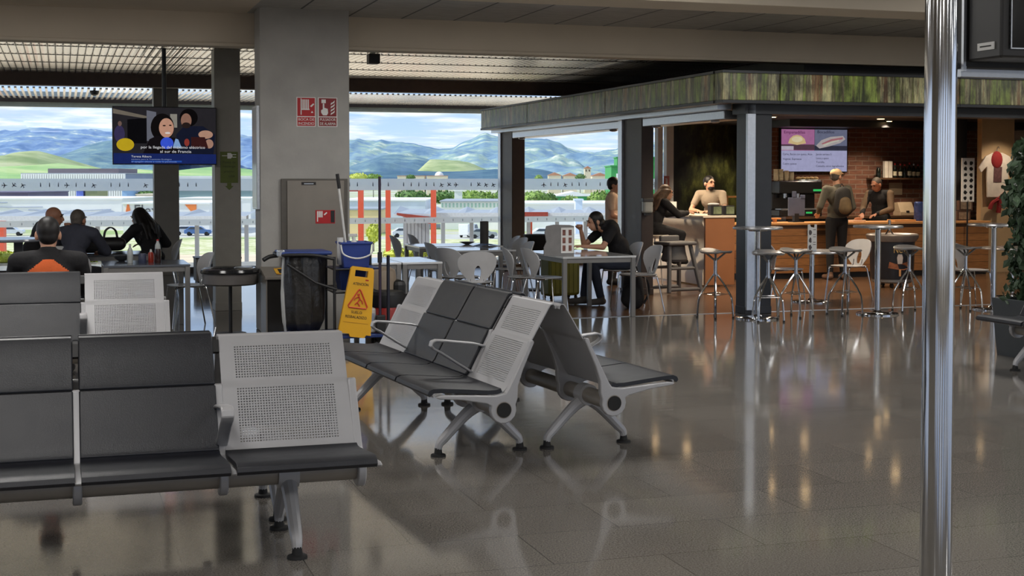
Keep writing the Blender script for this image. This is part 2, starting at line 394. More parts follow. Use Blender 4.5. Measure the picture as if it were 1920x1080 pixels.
# ================================================================ ceilings and beams
pc = planks('grey_ceiling_panels', (.40, .39, .37, 1), (.44, .43, .40, 1), 20, .6, .5, (.03, .03, .03, 1), .012)
nt = pc.node_tree; mpb = nt.nodes.new('ShaderNodeMapping'); mpb.inputs['Rotation'].default_value = (0, 0, pi/2)
nt.links.new([n for n in nt.nodes if n.type == 'TEX_COORD'][0].outputs['Object'], mpb.inputs['Vector']); nt.links.new(mpb.outputs[0], [n for n in nt.nodes if n.type == 'TEX_BRICK'][0].inputs['Vector'])
struct('ceiling', MB().span((-14, -9, 3.37), (17, 15.2, 3.5)), pc)
lat = MB()
x = -13.95
while x < 16.9:
    lat.prism([(x, 3.162), (x+.012, 3.154), (x+.040, 3.150), (x+.068, 3.154), (x+.080, 3.162)], 15.3, 24.42, 'y'); x += .088
M_SLAT = mat('metal_ceiling_slats', rgb(246, 238, 226)[:3], .22, metal=.9, var=.08, scale=1.5)
struct('ceiling_slats', lat, M_SLAT)
struct('ceiling_void', MB().span((-14, 15.3, 3.24), (17, 24.42, 3.5)), mat('dark_ceiling_void', rgb(70, 68, 66)[:3], .8))
y = 15.9; jt = MB()
while y < 24.4:
    jt.span((-14, y, 3.146), (17, y+.03, 3.152)); y += 1.2
struct('ceiling_joint', jt, M_BROWN)
lo = MB(); x = -13.95
while x < 16.9:
    lo.span((x, 25.2, 3.15), (x+.04, 28.5, 3.18)); x += .10
struct('ceiling_canopy', lo, M_SLAT)
struct('trim_2', MB().span((-14, 28.6, 3.0), (17, 28.75, 3.3)), mat('pale_grey_green_edge', rgb(196, 204, 196)[:3], .5))
struct('trim_20', MB().span((-14, 28.5, 3.09), (17, 28.6, 3.2)), M_BROWN)
struct('trim_3', MB().span((-14, 21.5, 2.97), (8.9, 21.72, 3.16)), mat('taupe_beam', rgb(112, 96, 86)[:3], .6))
struct('wall_beam_far', MB().span((2.6, 15.05, 3.03), (17, 15.5, 3.5)).span((2.6, 15.03, 3.01), (17, 15.06, 3.045)), M_BEAM, bevel=.006)
struct('wall_beam_left', MB().span((-14, 15.05, 3.03), (2.2, 15.5, 4.4)).span((-14, 15.03, 3.01), (2.2, 15.06, 3.045)), M_BEAM, bevel=.006)
struct('ceiling_left', MB().span((-14, -9, 3.365), (1.9, 15.04, 3.37)), M_BEAM)
struct('wall_beam_near', MB().span((2.0, 10.3, 3.03), (17, 10.8, 3.5)), M_BEAM, bevel=.006)
struct('wall_left', MB().span((-14.2, -9, -.1), (-14, 6, 4.4)).span((-14.2, 6, -.1), (-14, 24.3, .9)).span((-14.2, 6, 3.0), (-14, 24.3, 4.4)), M_BEAM)
bk = MB()
for i in range(8): bk.span((-14+i*4, -9.2, 0), (-12.9+i*4, -9, 3.4))
bk.span((-14, -9.2, 0), (17.2, -9, .5)).span((-14, -9.2, 2.7), (17.2, -9, 3.5))
struct('wall_back', bk, M_BEAM)
struct('wall_right', MB().span((17, 4, -.1), (17.2, 24.3, 3.5)), M_BEAM)
# ================================================================ columns
struct('wall_pillar', MB().span((1.965, 14.5, 0), (2.905, 14.9, 3.5)), M_CONC, bevel=.012)
struct('wall_pillar_slim', MB().span((1.76, 17.0, 0), (2.07, 17.32, 3.2)).span((1.755, 16.995, 0), (2.075, 17.325, .1)), M_GREYSTEEL, bevel=.006)
struct('wall_pillar_window', MB().span((1.46, 23.6, 0), (1.86, 23.95, 3.2)), M_GREYSTEEL, bevel=.006)
# ================================================================ glass wall
def glass_mat():
    m = bpy.data.materials.new('clear_glass'); nt, N, L = nodes_of(m); N.remove(N['Principled BSDF'])
    t = N.new('ShaderNodeBsdfTransparent'); t.inputs['Color'].default_value = (.95, .975, .97, 1)
    g = N.new('ShaderNodeBsdfGlossy'); g.inputs['Roughness'].default_value = .01
    f = N.new('ShaderNodeFresnel'); f.inputs['IOR'].default_value = 1.25
    mx = N.new('ShaderNodeMixShader'); L.new(f.outputs[0], mx.inputs[0]); L.new(t.outputs[0], mx.inputs[1]); L.new(g.outputs[0], mx.inputs[2]); L.new(mx.outputs[0], N['Material Output'].inputs['Surface'])
    return m
M_GLASS = glass_mat()
def film_mat():
    m = bpy.data.materials.new('frosted_film'); nt, N, L = nodes_of(m); N.remove(N['Principled BSDF'])
    t = N.new('ShaderNodeBsdfRefraction'); t.inputs['Color'].default_value = (.93, .95, 1, 1); t.inputs['IOR'].default_value = 1.2
    no = N.new('ShaderNodeTexNoise'); no.inputs['Scale'].default_value = 3
    mr = N.new('ShaderNodeMapRange'); mr.inputs['To Min'].default_value = .40; mr.inputs['To Max'].default_value = .46; L.new(no.outputs['Fac'], mr.inputs['Value']); L.new(mr.outputs[0], t.inputs['Roughness'])
    d = N.new('ShaderNodeBsdfTranslucent'); d.inputs['Color'].default_value = (.93, .95, 1, 1)
    p = N.new('ShaderNodeBsdfTransparent'); p.inputs['Color'].default_value = (.97, .98, 1, 1)
    a = N.new('ShaderNodeMixShader'); a.inputs[0].default_value = .25; L.new(t.outputs[0], a.inputs[1]); L.new(d.outputs[0], a.inputs[2])
    b = N.new('ShaderNodeMixShader'); b.inputs[0].default_value = .82; L.new(p.outputs[0], b.inputs[1]); L.new(a.outputs[0], b.inputs[2])
    L.new(b.outputs[0], N['Material Output'].inputs['Surface']); return m
M_FILM = film_mat()
M_ICON = mat('grey_film_icon', rgb(158, 168, 192)[:3], .6)
GV = 24.2
def icon_plane(mb, x, z, r, q):
    pts = [(0, 1), (.14, .6), (.14, .25), (1, -.3), (1, -.5), (.14, -.2), (.12, -.65), (.4, -.9), (.4, -1), (0, -.9)]
    pts = pts+[(-a, b) for a, b in reversed(pts[1:-1])]
    ca, sa = cos(q), sin(q)
    ps = [(x+r*(a*ca-b*sa), z+r*(a*sa+b*ca)) for a, b in pts]
    mb.prism(ps, -.018, -.012, 'y')
def icon_person(mb, x, z, r):
    mb.span((x-r*.16, -.018, z-r*.7), (x+r*.16, -.012, z+r*.25)); mb.span((x-r*.13, -.018, z+r*.35), (x+r*.13, -.012, z+r*.62))
u0 = pv(51, 350, GV)[0]; PW = pv(200, 350, GV)[0]-u0
rnd = random.Random(4)
k = 0; ua = u0-5*PW
while ua < 11.2:
    ub = min(ua+PW, 11.3); k += 1
    o = bpy.data.objects.new('window_%d' % k, None); C.objects.link(o); o.location = W((ua+ub)/2, GV, 0); o.rotation_euler = (0, 0, A); o['kind'] = 'structure'
    w = (ub-ua)/2
    gq = MB(); gq.add([(-w, -.006, .09), (w, -.006, .09), (w, -.006, 3.15), (-w, -.006, 3.15), (-w, .006, .09), (w, .006, .09), (w, .006, 3.15), (-w, .006, 3.15)], [(0, 1, 2, 3), (7, 6, 5, 4)]); gq.obj('glass_pane', M_GLASS, o, smooth=0)
    f = MB().span((-w, -.012, 1.395), (w, -.008, 1.60)).obj('frosted_band', M_FILM, o, smooth=0)
    ic = MB(); n = 9
    for i in range(n):
        x = -w+(i+.5)*2*w/n
        t = rnd.random()
        if t < .45: icon_person(ic, x, 1.5, .05)
        elif t < .75: icon_plane(ic, x, 1.49, .045, rnd.choice([0, .5, -pi/2, 2.4]))
    if ic.v: ic.obj('band_icons', M_ICON, f, smooth=0)
    f2 = MB().span((-w, -.012, .80), (w, -.008, .905)).obj('frosted_band', M_FILM, o, smooth=0)
    ic = MB()
    for i in range(7): icon_person(ic, -w+(i+.5)*2*w/7, .855, .03)
    ic.obj('band_icons', M_ICON, f2, smooth=0)
    MB().span((-w, -.04, 0), (w, .04, .09)).obj('bottom_rail', M_BROWN, o, smooth=0)
    ua = ub
# ================================================================ cafe shell
struct('wall_cafe_back', MB().span((11.9, 22.05, 0), (17, 22.25, 3.2)), M_BRICK)
struct('wall_mural', MB().span((10.95, 24.0, 0), (12.6, 24.12, 3.1)), M_MURAL)
struct('trim_4', MB().span((12.38, 23.7, 0), (12.6, 24.0, 2.8)), mat('dark_bronze', rgb(84, 66, 52)[:3], .5))
struct('ceiling_cafe', MB().span((7.75, 15.0, 2.62), (17, 24.2, 2.75)), mat('dark_cafe_ceiling', rgb(48, 46, 45)[:3], .7))
struct('trim_5', MB().span((7.62, 14.62, 2.36), (17, 14.95, 2.62)), M_DARK)     # dark head over the counter opening
struct('trim_6', MB().span((11.9, 21.2, 2.5), (17, 22.06, 2.63)), M_BLACK)
struct('wall_cafe_end', MB().span((14.42, 20.35, 0), (14.86, 20.6, 2.62)), M_DARK)
struct('wall_shop', MB().span((14.9, 20.0, 0), (15.56, 20.12, 2.62)), mat('pale_oak_panel', rgb(188, 160, 122)[:3], .55, var=.06, scale=4))
def post(name, ua, va, ub, vb, h, m, strip):
    o = struct(name, MB().span((ua, va, 0), (ub, vb, h)).span((ua-.006, va-.006, 0), (ub+.006, vb+.006, .09)), m, bevel=.008)
    MB().span(*strip).obj('guide_rail', M_SILVER, o, smooth=0, bevel=.004)
post('wall_post', 7.652, 14.66, 7.996, 14.9, 2.66, M_DARK, ((7.652, 14.62, .05), (7.76, 14.665, 2.5)))
post('wall_post_middle', 7.57, 17.55, 7.75, 18.3, 2.66, M_BROWN, ((7.535, 18.18, .05), (7.575, 18.32, 2.5)))
post('wall_post_window', 7.57, 23.3, 7.81, 24.05, 2.66, M_BROWN, ((7.545, 23.9, .05), (7.575, 24.05, 2.5)))
for nm, va, vb in (('trim_7', 15.05, 17.5), ('trim_8', 18.35, 23.25)):
    h = MB().span((7.56, va, 2.31), (7.86, vb, 2.42)); 
    h.lathe([(.06, 0), (.06, -.02), (.03, -.03)], 16, (7.62, va+.35, 2.31)).lathe([(.06, 0), (.06, -.02), (.03, -.03)], 16, (7.62, vb-.35, 2.31))
    struct(nm, h, M_SILVER, smooth=35, bevel=.01)
struct('trim_9', MB().span((7.40, 14.9, 2.42), (7.58, 24.0, 2.50)), M_SILVER)
struct('trim_10', MB().span((10.62, 23.85, 0), (10.72, 24.0, 2.62)).span((10.80, 23.85, 0), (10.94, 24.0, 2.62)), M_WHITE)
# illuminated-looking fascia printed with a wood, in panels along two sides of the cafe
def fascia(name, label, vertical, a, b):
    mb = MB()
    if vertical: mb.span((7.21, a, 2.50), (7.40, b, 2.82))
    else: mb.span((a, 14.40, 2.50), (b, 14.60, 2.82))
    o = struct(name, mb, M_FOREST, bevel=.012)
    c = MB()
    if vertical: c.span((7.20, a, 2.815), (7.40, b, 2.845)).span((7.20, a, 2.47), (7.42, b, 2.505))
    else: c.span((a, 14.39, 2.815), (b, 14.60, 2.845)).span((a, 14.39, 2.47), (b, 14.62, 2.505))
    c.obj('edge_profile', M_DARK, o, smooth=0); return o
i = 11
for a, b in ((14.61, 18.0), (18.006, 21.4), (21.406, 24.0)): fascia('trim_%d' % i, '', True, a, b); i += 1
for a, b in ((7.21, 7.95), (7.956, 10.4), (10.406, 12.9), (12.906, 17)): fascia('trim_%d' % i, '', False, a, b); i += 1
struct('wall_fascia_top', MB().span((8.9, 15.5, 2.76), (17, 24.2, 3.14)), M_BLACK)
# ================================================================ outside
from mathutils import noise as mnoise
def land_mat(name, stops, scale, detail=8, rough=.95):
    m = bpy.data.materials.new(name); nt, N, L = nodes_of(m); b = N['Principled BSDF']
    tc = N.new('ShaderNodeTexCoord'); no = N.new('ShaderNodeTexNoise'); no.inputs['Scale'].default_value = scale; no.inputs['Detail'].default_value = detail; no.inputs['Roughness'].default_value = .68
    L.new(tc.outputs['Object'], no.inputs['Vector']); rp = N.new('ShaderNodeValToRGB'); el = rp.color_ramp.elements
    el[0].position, el[0].color = stops[0]; el[1].position, el[1].color = stops[-1]
    for p, c in stops[1:-1]: x = el.new(p); x.color = c
    L.new(no.outputs['Fac'], rp.inputs['Fac']); L.new(rp.outputs['Color'], b.inputs['Base Color'])
    b.inputs['Roughness'].default_value = rough; b.inputs['Specular IOR Level'].default_value = .1
    return m
M_MTN = land_mat('haze_tinted_scrub_mountain', [(.38, rgb(104, 134, 160)), (.48, rgb(130, 156, 174)), (.56, rgb(150, 174, 164)), (.66, rgb(212, 216, 204))], .011)  # blue of the distance haze is mixed into the ridge colour
M_MTNL = land_mat('haze_blue_scrub_mountain', [(.38, rgb(98, 126, 166)), (.50, rgb(124, 150, 186)), (.58, rgb(140, 164, 180)), (.66, rgb(214, 216, 210))], .012)  # left ridge, stronger haze blue painted into the base colour
M_MTN2 = land_mat('haze_tinted_pine_hill', [(.38, rgb(88, 116, 140)), (.55, rgb(114, 142, 152)), (.70, rgb(164, 180, 164))], .014)  # pine colour carries the distance haze as a blue tint
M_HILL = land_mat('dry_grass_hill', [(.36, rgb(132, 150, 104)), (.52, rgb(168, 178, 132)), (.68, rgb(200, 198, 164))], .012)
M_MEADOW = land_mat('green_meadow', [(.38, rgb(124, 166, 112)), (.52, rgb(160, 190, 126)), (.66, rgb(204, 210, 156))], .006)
M_LOW = land_mat('haze_tinted_low_woods', [(.40, rgb(66, 96, 122)), (.65, rgb(92, 122, 136))], .02)  # haze blue put into the colour of the far woods
def ridge(name, label, pts, Y, D, base_py, m, amp, rows=14, step=5, cat='mountain'):
    x0, x1 = pts[0][0], pts[-1][0]; n = int((x1-x0)/step)+1; vs = []; fs = []
    zb = at(960, base_py, Y-D).z
    for j in range(rows+2):
        for i in range(n):
            px = lerp(x0, x1, i/(n-1)); p = at(px, interp(pts, px), Y)
            h = p.z+amp*.25*mnoise.fractal(Vector((p.x*.012, Y*.01, 0)), 1.0, 2.0, 4)
            if j == 0: q = Vector((p.x, Y+D*.5, zb))
            else:
                t = (j-1)/rows
                q = Vector((p.x, Y-D*t, lerp(h, zb, t**.85)))
                q.z += amp*sin(pi*min(1, t*1.05))*mnoise.fractal(Vector((q.x*.006, q.y*.006, 3.3)), 1.0, 2.0, 5)
            vs.append(q)
    for j in range(rows+1):
        for i in range(n-1): a = j*n+i; fs.append((a, a+1, a+n+1, a+n))
    mb = MB(); mb.add(vs, fs); o = mb.obj(name, m, smooth=60); return tag(o, label, cat)
def conv(l, ox, oy, k): return [(ox+x/k, oy+y/k) for x, y in l]
RR = [(560, 268), (640, 262)]+conv([(60, 288), (110, 288), (190, 305), (265, 292), (350, 300), (420, 308), (560, 335), (660, 352), (740, 345), (830, 300), (930, 260), (960, 252), (1010, 258), (1080, 270), (1160, 274), (1240, 280), (1350, 285), (1420, 300), (1500, 335), (1600, 370), (1680, 385), (1760, 360), (1870, 335)], 640, 180, 3.556)+[(1240, 262), (1340, 258)]
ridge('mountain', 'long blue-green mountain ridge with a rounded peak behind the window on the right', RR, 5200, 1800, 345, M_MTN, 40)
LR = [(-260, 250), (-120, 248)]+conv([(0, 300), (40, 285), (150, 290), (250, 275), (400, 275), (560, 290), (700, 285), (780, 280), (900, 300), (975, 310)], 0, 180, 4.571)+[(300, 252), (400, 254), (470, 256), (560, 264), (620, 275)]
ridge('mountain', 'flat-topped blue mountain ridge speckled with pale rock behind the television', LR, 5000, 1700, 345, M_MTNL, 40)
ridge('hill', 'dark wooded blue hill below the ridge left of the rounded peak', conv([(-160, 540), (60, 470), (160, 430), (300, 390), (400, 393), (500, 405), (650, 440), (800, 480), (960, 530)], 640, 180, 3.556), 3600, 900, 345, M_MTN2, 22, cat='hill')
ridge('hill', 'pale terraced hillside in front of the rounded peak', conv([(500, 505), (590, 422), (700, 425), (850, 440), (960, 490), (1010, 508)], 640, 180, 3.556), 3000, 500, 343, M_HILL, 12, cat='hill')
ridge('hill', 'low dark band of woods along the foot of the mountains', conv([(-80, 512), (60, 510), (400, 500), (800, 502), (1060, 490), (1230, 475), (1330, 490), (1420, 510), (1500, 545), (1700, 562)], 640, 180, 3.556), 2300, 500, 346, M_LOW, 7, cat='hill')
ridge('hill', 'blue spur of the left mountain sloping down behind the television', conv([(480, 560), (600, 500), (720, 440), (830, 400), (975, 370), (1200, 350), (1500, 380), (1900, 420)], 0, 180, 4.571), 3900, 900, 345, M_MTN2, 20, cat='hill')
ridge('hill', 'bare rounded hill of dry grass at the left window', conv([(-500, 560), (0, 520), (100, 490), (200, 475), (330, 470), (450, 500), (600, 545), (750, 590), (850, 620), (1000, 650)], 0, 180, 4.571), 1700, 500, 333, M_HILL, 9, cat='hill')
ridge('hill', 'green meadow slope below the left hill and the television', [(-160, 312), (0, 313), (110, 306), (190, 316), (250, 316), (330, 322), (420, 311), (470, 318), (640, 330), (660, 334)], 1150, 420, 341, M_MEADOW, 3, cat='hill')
gr = MB(); gr.add([Vector((-2600, 29, -5)), Vector((2600, 29, -5)), Vector((2600, 200, -7.4)), Vector((-2600, 200, -7.4)), Vector((-5200, 5600, -9)), Vector((5200, 5600, -9))], [(0, 1, 2, 3), (3, 2, 5, 4)])
def gz(Y): return lerp(-5, -7.4, (Y-29)/171) if Y < 200 else lerp(-7.4, -9, (Y-200)/5400)
def yg(py): return next(q/2 for q in range(58, 1200) if at(960, py, q/2).z <= gz(q/2))
M_GND = land_mat('grass_and_asphalt', [(.40, rgb(150, 170, 116)), (.48, rgb(196, 196, 160)), (.54, rgb(190, 190, 186)), (.7, rgb(216, 216, 208))], .035, 4)
tag(gr.obj('ground_outside', M_GND, smooth=0), None, None, None, 'structure')
gp_ = MB(); gp_.add([Vector((-160, 29, -4.97)), Vector((160, 29, -4.97)), Vector((160, yg(478), gz(yg(478))+.03)), Vector((-160, yg(478), gz(yg(478))+.03))], [(0, 1, 2, 3)])
tag(gp_.obj('ground_forecourt', mat('sandy_paving', rgb(226, 206, 176)[:3], .8, scale=.3, var=.14), smooth=0), None, None, None, 'structure')
gb = MB(); gb.add([Vector((-900, -900, -5.1)), Vector((900, -900, -5.1)), Vector((900, 30, -5.1)), Vector((-900, 30, -5.1))], [(0, 1, 2, 3)])
tag(gb.obj('ground_apron', mat('pale_concrete_apron', rgb(176, 176, 172)[:3], .8, scale=.2)), None, None, None, 'structure')
struct('floor_terrace', MB().span((-14, 24.34, -.3), (16, 27.2, -.01)), mat('pale_terrace_slabs', rgb(236, 226, 204)[:3], .55, var=.06, scale=2))
# grass strips and a kerb between terrace and car park
M_LAWN = land_mat('mown_grass', [(.38, rgb(158, 174, 112)), (.50, rgb(204, 204, 156)), (.62, rgb(232, 228, 204))], .5, 5)
lw = MB(); lw.add([Vector((-90, yg(478), gz(yg(478))+.03)), Vector((90, yg(478), gz(yg(478))+.03)), Vector((110, yg(449), gz(yg(449))+.03)), Vector((-110, yg(449), gz(yg(449))+.03))], [(0, 1, 2, 3)])
tag(lw.obj('ground_lawn', M_LAWN, smooth=0), None, None, None, 'structure')
WALLC = mat('white_cladding', rgb(238, 238, 236)[:3], .6, var=.03, scale=.3)
ROOFG = mat('grey_metal_roof', rgb(160, 166, 174)[:3], .5, var=.05, scale=.5)
GREENC = mat('green_cladding', rgb(56, 150, 78)[:3], .6, var=.06, scale=.3)
BLUEC = mat('pale_blue_cladding', rgb(150, 186, 226)[:3], .6, var=.05, scale=.3)
TILE = mat('clay_roof', rgb(186, 132, 104)[:3], .8, var=.12, scale=.5)
CREAM = mat('cream_render', rgb(226, 212, 186)[:3], .8, var=.05, scale=.3)
DKGLASS = mat('dark_window_strip', rgb(62, 74, 92)[:3], .2, var=.1, scale=.5)
ORANGE = mat('orange_red_steel', rgb(214, 88, 56)[:3], .45, var=.06)
def P2(px, py, Y): return at(px, py, Y)
def block(name, label, x0, x1, yt, yb, Y, depth, wall, roof=None, cat='building', rise=.0, group=None):
    """a building seen square on: corner pixels give its size at distance Y"""
    a, b = at(x0, yb, Y), at(x1, yt, Y); w = b.x-a.x; h = b.z-a.z
    t = bpy.data.objects.new(name, None); C.objects.link(t); t.location = (a.x+w/2, Y, a.z); tag(t, label, cat, group)
    MB().span((-w/2, 0, min(0, gz(Y)-.3-a.z)), (w/2, depth, h)).obj('wall', wall, t, smooth=0)
    r = MB()
    if rise: r.prism([(-w/2-.3, h), (w/2+.3, h), (w/2+.3, h+.15), (0, h+rise), (-w/2-.3, h+.15)], -.3, depth+.3, 'y')
    else: r.span((-w/2-.2, -.2, h), (w/2+.2, depth+.2, h+.25))
    r.obj('roof', roof or wall, t, smooth=0)
    return t, w, h
def windows(t, w, h, n, z0, z1, m, fill=.6, name='window'):
    for i in range(n):
        x = -w/2+(i+.5)*w/n; MB().span((x-w/n*fill/2, -.12, h*z0), (x+w/n*fill/2, .02, h*z1)).obj(name, m, t, smooth=0)
# the long factory with white fins
t, w, h = block('factory', 'long grey factory with rows of white vertical fins below the left hill', 41, 236, 326, 372, 430, 60, mat('grey_factory_wall', rgb(120, 134, 160)[:3], .6), ROOFG)
fin = MB()
for i in range(44):
    x = -w/2+(i+.5)*w/44; fin.span((x-.28, -1.0, h*.06), (x+.28, 0, h*.42)); fin.span((x-.28, -1.0, h*.62), (x+.28, 0, h))
fin.obj('fins', WALLC, t, smooth=0)
MB().span((-w*.33, 8, h), (w*.36, 30, h+1.7)).obj('plant_deck', mat('brown_grey_plant', rgb(128, 116, 122)[:3], .7), t, smooth=0)
block('shed', 'dark purple low shed left of the finned factory', -60, 52, 362, 374, 330, 30, mat('dull_violet_wall', rgb(96, 88, 116)[:3], .7))
block('shed', 'pale blue box building at the right end of the finned factory', 229, 238, 357, 372, 322, 8, BLUEC)
block('shed', 'blue panelled box in the middle of the white warehouse roofs', 143, 156, 358, 372, 300, 8, mat('bright_blue_panel', rgb(110, 130, 220)[:3], .6))
block('shed', 'olive green box behind the white warehouse roof', 160, 182, 356, 376, 300, 8, mat('olive_panel', rgb(140, 146, 104)[:3], .7))
t, w, h = block('warehouse', 'wide white warehouse roof behind the heads of the seated group', -160, 228, 374, 402, 262, 30, WALLC)
pl = MB()
for a, b, c, d in ((.30, .62, .55, .50), (.55, .95, .30, .34), (.05, .45, .82, .78)): pl.tube([(lerp(-w/2, w/2, a), -.1, h*c), (lerp(-w/2, w/2, (a+b)/2), -.1, h*(c-.08)), (lerp(-w/2, w/2, b), -.1, h*d)], .07, 5)
pl.obj('cable', M_ICON, t, smooth=0)
t, w, h = block('warehouse', 'white warehouse with large grey lettering and an orange triangle', 231, 392, 383, 413, 228, 28, WALLC)
text('lettering', 'Flex', 2.5, mat('grey_lettering', rgb(96, 96, 100)[:3], .6), t, (lerp(-w/2, w/2, .27), -.12, h*.60), FRONT, ext=.02)
MB().prism([(lerp(-w/2, w/2, .718), h), (lerp(-w/2, w/2, .853), h), (lerp(-w/2, w/2, .853), h*.42), (lerp(-w/2, w/2, .82), h*.38)], -.14, -.02, 'y').obj('orange_triangle', mat('orange_panel', rgb(240, 134, 66)[:3], .6), t, smooth=0)
MB().prism([(lerp(-w/2, w/2, .05), h), (lerp(-w/2, w/2, .07), h), (lerp(-w/2, w/2, .09), h*.5), (lerp(-w/2, w/2, .03), h*.45)], -.14, -.02, 'y').obj('orange_mark', mat('orange_panel_2', rgb(232, 120, 60)[:3], .6), t, smooth=0)
block('warehouse', 'white flat building with grey upper windows beside the slim column', 336, 470, 373, 386, 300, 18, WALLC)
block('warehouse', 'white house with tall left tower above the lettered warehouse', 256, 300, 366, 382, 298, 12, CREAM)
t, w, h = block('factory', 'low distant white buildings on the meadow beside the television column', 228, 470, 331, 337, 520, 20, WALLC)
MB().cyl((w*.22, 1, h), (w*.22, 1, h+2.4), .25).obj('chimney', WALLC, t)
block('terrace_row', 'green and grey factory front below the glass band right of the television', 330, 470, 358, 374, 330, 20, mat('teal_grey_wall', rgb(136, 160, 160)[:3], .6), ROOFG)
# right-hand side
block('warehouse', 'white warehouse with light roof behind the orange posts', 640, 797, 377, 394, 246, 30, mat('blue_white_cladding', rgb(206, 216, 230)[:3], .6, scale=.3), WALLC)
block('house', 'cream low house behind the two left orange posts', 640, 712, 394, 420, 226, 12, mat('straw_render', rgb(232, 208, 160)[:3], .8, scale=.4), ROOFG)
t, w, h = block('warehouse', 'long white building with a row of tall narrow windows left of the dark window post', 826, 965, 379, 393, 246, 25, WALLC, ROOFG); windows(t, w, h, 20, .3, .85, mat('grey_green_window', rgb(150, 180, 170)[:3], .4), .45)
block('warehouse', 'long flat white roof to the right of the dark window post', 980, 1170, 383, 394, 236, 25, WALLC)
block('shed', 'small white gable sign block standing above the hedge', 852, 866, 359, 378, 290, 3, WALLC)
t, w, h = block('shed', 'green shed with a white sloping roof among the trees', 1044, 1108, 368, 384, 300, 18, GREENC, WALLC, rise=1.0)
t, w, h = block('office', 'tall bright green building with a white sign at the edge of the dark post', 1146, 1240, 312, 366, 300, 20, GREENC); MB().span((-w/2+1.1, -.3, h*.25), (-w/2+3.2, 0, h*.75)).obj('sign_panel', WALLC, t, smooth=0)
block('office', 'upper green tower behind the white sign building', 1157, 1240, 296, 316, 330, 10, GREENC)
block('shed', 'white box with a blue edge beside the right-hand trees', 1079, 1092, 376, 390, 226, 4, mat('pale_blue_white', rgb(206, 222, 244)[:3], .6))
t, w, h = block('church', 'cream church tower on the hill at the right window', 1096, 1108, 316, 336, 900, 8, CREAM, TILE, rise=1.6, cat='church'); windows(t, w, h, 2, .72, .9, M_BROWN, .3)
for i, (a, b, yt, lb) in enumerate([(1028, 1052, 329, 'village house with clay roof left of the church, farthest left'), (1056, 1082, 330, 'village house with clay roof just left of the church tower'), (1110, 1140, 330, 'village house with clay roof right of the church tower')]):
    block('house', lb, a, b, yt, 338, 860, 14, CREAM, TILE, rise=2.0, group='village houses by the church')
for a, b, lb in ((745, 796, 'pale farm roofs left of the white dome'), (800, 838, 'pale farm building with a white dome')):
    t, w, h = block('farm', lb, a, b, 330, 337, 800, 14, CREAM, TILE)
    if a == 800: MB().ball((w*.1, 4, h), 2.6).obj('dome', WALLC, t)
# covered walkway with orange-red posts
def walkway(label, x0, x1, yt, ym, yb, Y):
    a, b = at(x0, ym, Y), at(x1, ym, Y); w = b.x-a.x; zt, zb = at(x0, yt, Y+4).z, at(x0, yb, Y).z
    t = bpy.data.objects.new('walkway_roof', None); C.objects.link(t); t.location = (a.x+w/2, Y, zb); tag(t, label, 'canopy')
    h = a.z-zb; mb = MB(); n = int(w/1.6); vs = []; fs = []
    for i in range(4*n+1):
        x = -w/2+w*i/(4*n); q = .16*max(0, cos(i*pi/2))
        vs += [(x, 0, h), (x, 4, zt-zb+q)]
    for i in range(4*n): fs.append((2*i, 2*i+2, 2*i+3, 2*i+1))
    mb.add(vs, fs); mb.obj('roof', ROOFG, t, smooth=0)
    MB().span((-w/2, -.1, 0), (w/2, 0, h)).obj('gutter', mat('light_grey_gutter', rgb(206, 212, 216)[:3], .5), t, smooth=0)
    for i in range(7):
        x = lerp(-w/2+.4, w/2-.4, i/6); MB().span((x-.1, 2, gz(Y)-zb), (x+.1, 2.2, h)).obj('post', ROOFG, t, smooth=0)
    return t
walkway('long grey corrugated walkway roof behind the seated group at left', -140, 462, 397, 405, 414, 74)
walkway('grey corrugated walkway roof with pale gutter right of the orange posts', 812, 1172, 393, 399, 407, 70)
t = walkway('short tilted walkway roof between the second and third orange post', 738, 812, 392, 401, 405, 66)
a, b = at(745, 404, 65.9), at(812, 419, 65.9)
sl = MB(); sl.add([at(744, 403, 65.8)-t.location, at(810, 421, 65.8)-t.location, at(810, 407, 65.8)-t.location, at(744, 399, 65.8)-t.location, at(744, 403, 66.4)-t.location, at(810, 421, 66.4)-t.location, at(810, 407, 66.4)-t.location, at(744, 399, 66.4)-t.location], [(0, 1, 2, 3), (7, 6, 5, 4), (0, 4, 5, 1), (1, 5, 6, 2), (2, 6, 7, 3), (3, 7, 4, 0)])
sl.obj('raking_beam', mat('dark_red_steel', rgb(150, 60, 46)[:3], .5), t, smooth=0)
DKRED = mat('deep_red_steel', rgb(150, 58, 44)[:3], .5)  # darker red than the orange posts
def opost(px, w, yt, yb, Y, label, m=ORANGE):
    a = at(px, yb, Y); b = at(px, yt, Y); r = w/2*Y/FPX; a.z = gz(Y)
    o = MB().span((-r, -r, 0), (r, r, b.z-a.z)).span((-r*1.5, -r*1.5, 0), (r*1.5, r*1.5, .12)).obj('walkway_post', m, smooth=0, loc=a)
    tag(o, label, 'post', 'walkway posts outside the glass')
opost(677, 10, 352, 466, 68, 'orange-red steel post outside, leftmost right of the column')
opost(728, 9, 352, 474, 66, 'orange-red steel post outside, second from the column')
opost(813, 10, 350, 474, 64, 'tall orange-red steel post outside, third from the column')
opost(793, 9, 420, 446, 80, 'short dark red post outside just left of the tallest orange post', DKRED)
opost(1257, 11, 404, 444, 70, 'orange-red post outside behind the seated woman')
opost(3, 14, 414, 478, 62, 'orange-red post outside at the far left window')
opost(1250-257, 10, 404, 446, 74, 'orange-red post outside right of the dark window post')
a = at(655, 359, 68); o = MB().span((-1.2, -.15, 0), (.42, .15, .16)).obj('walkway_beam', DKRED, smooth=0, loc=a); tag(o, 'dark red cross beam running left from the first orange post', 'beam')
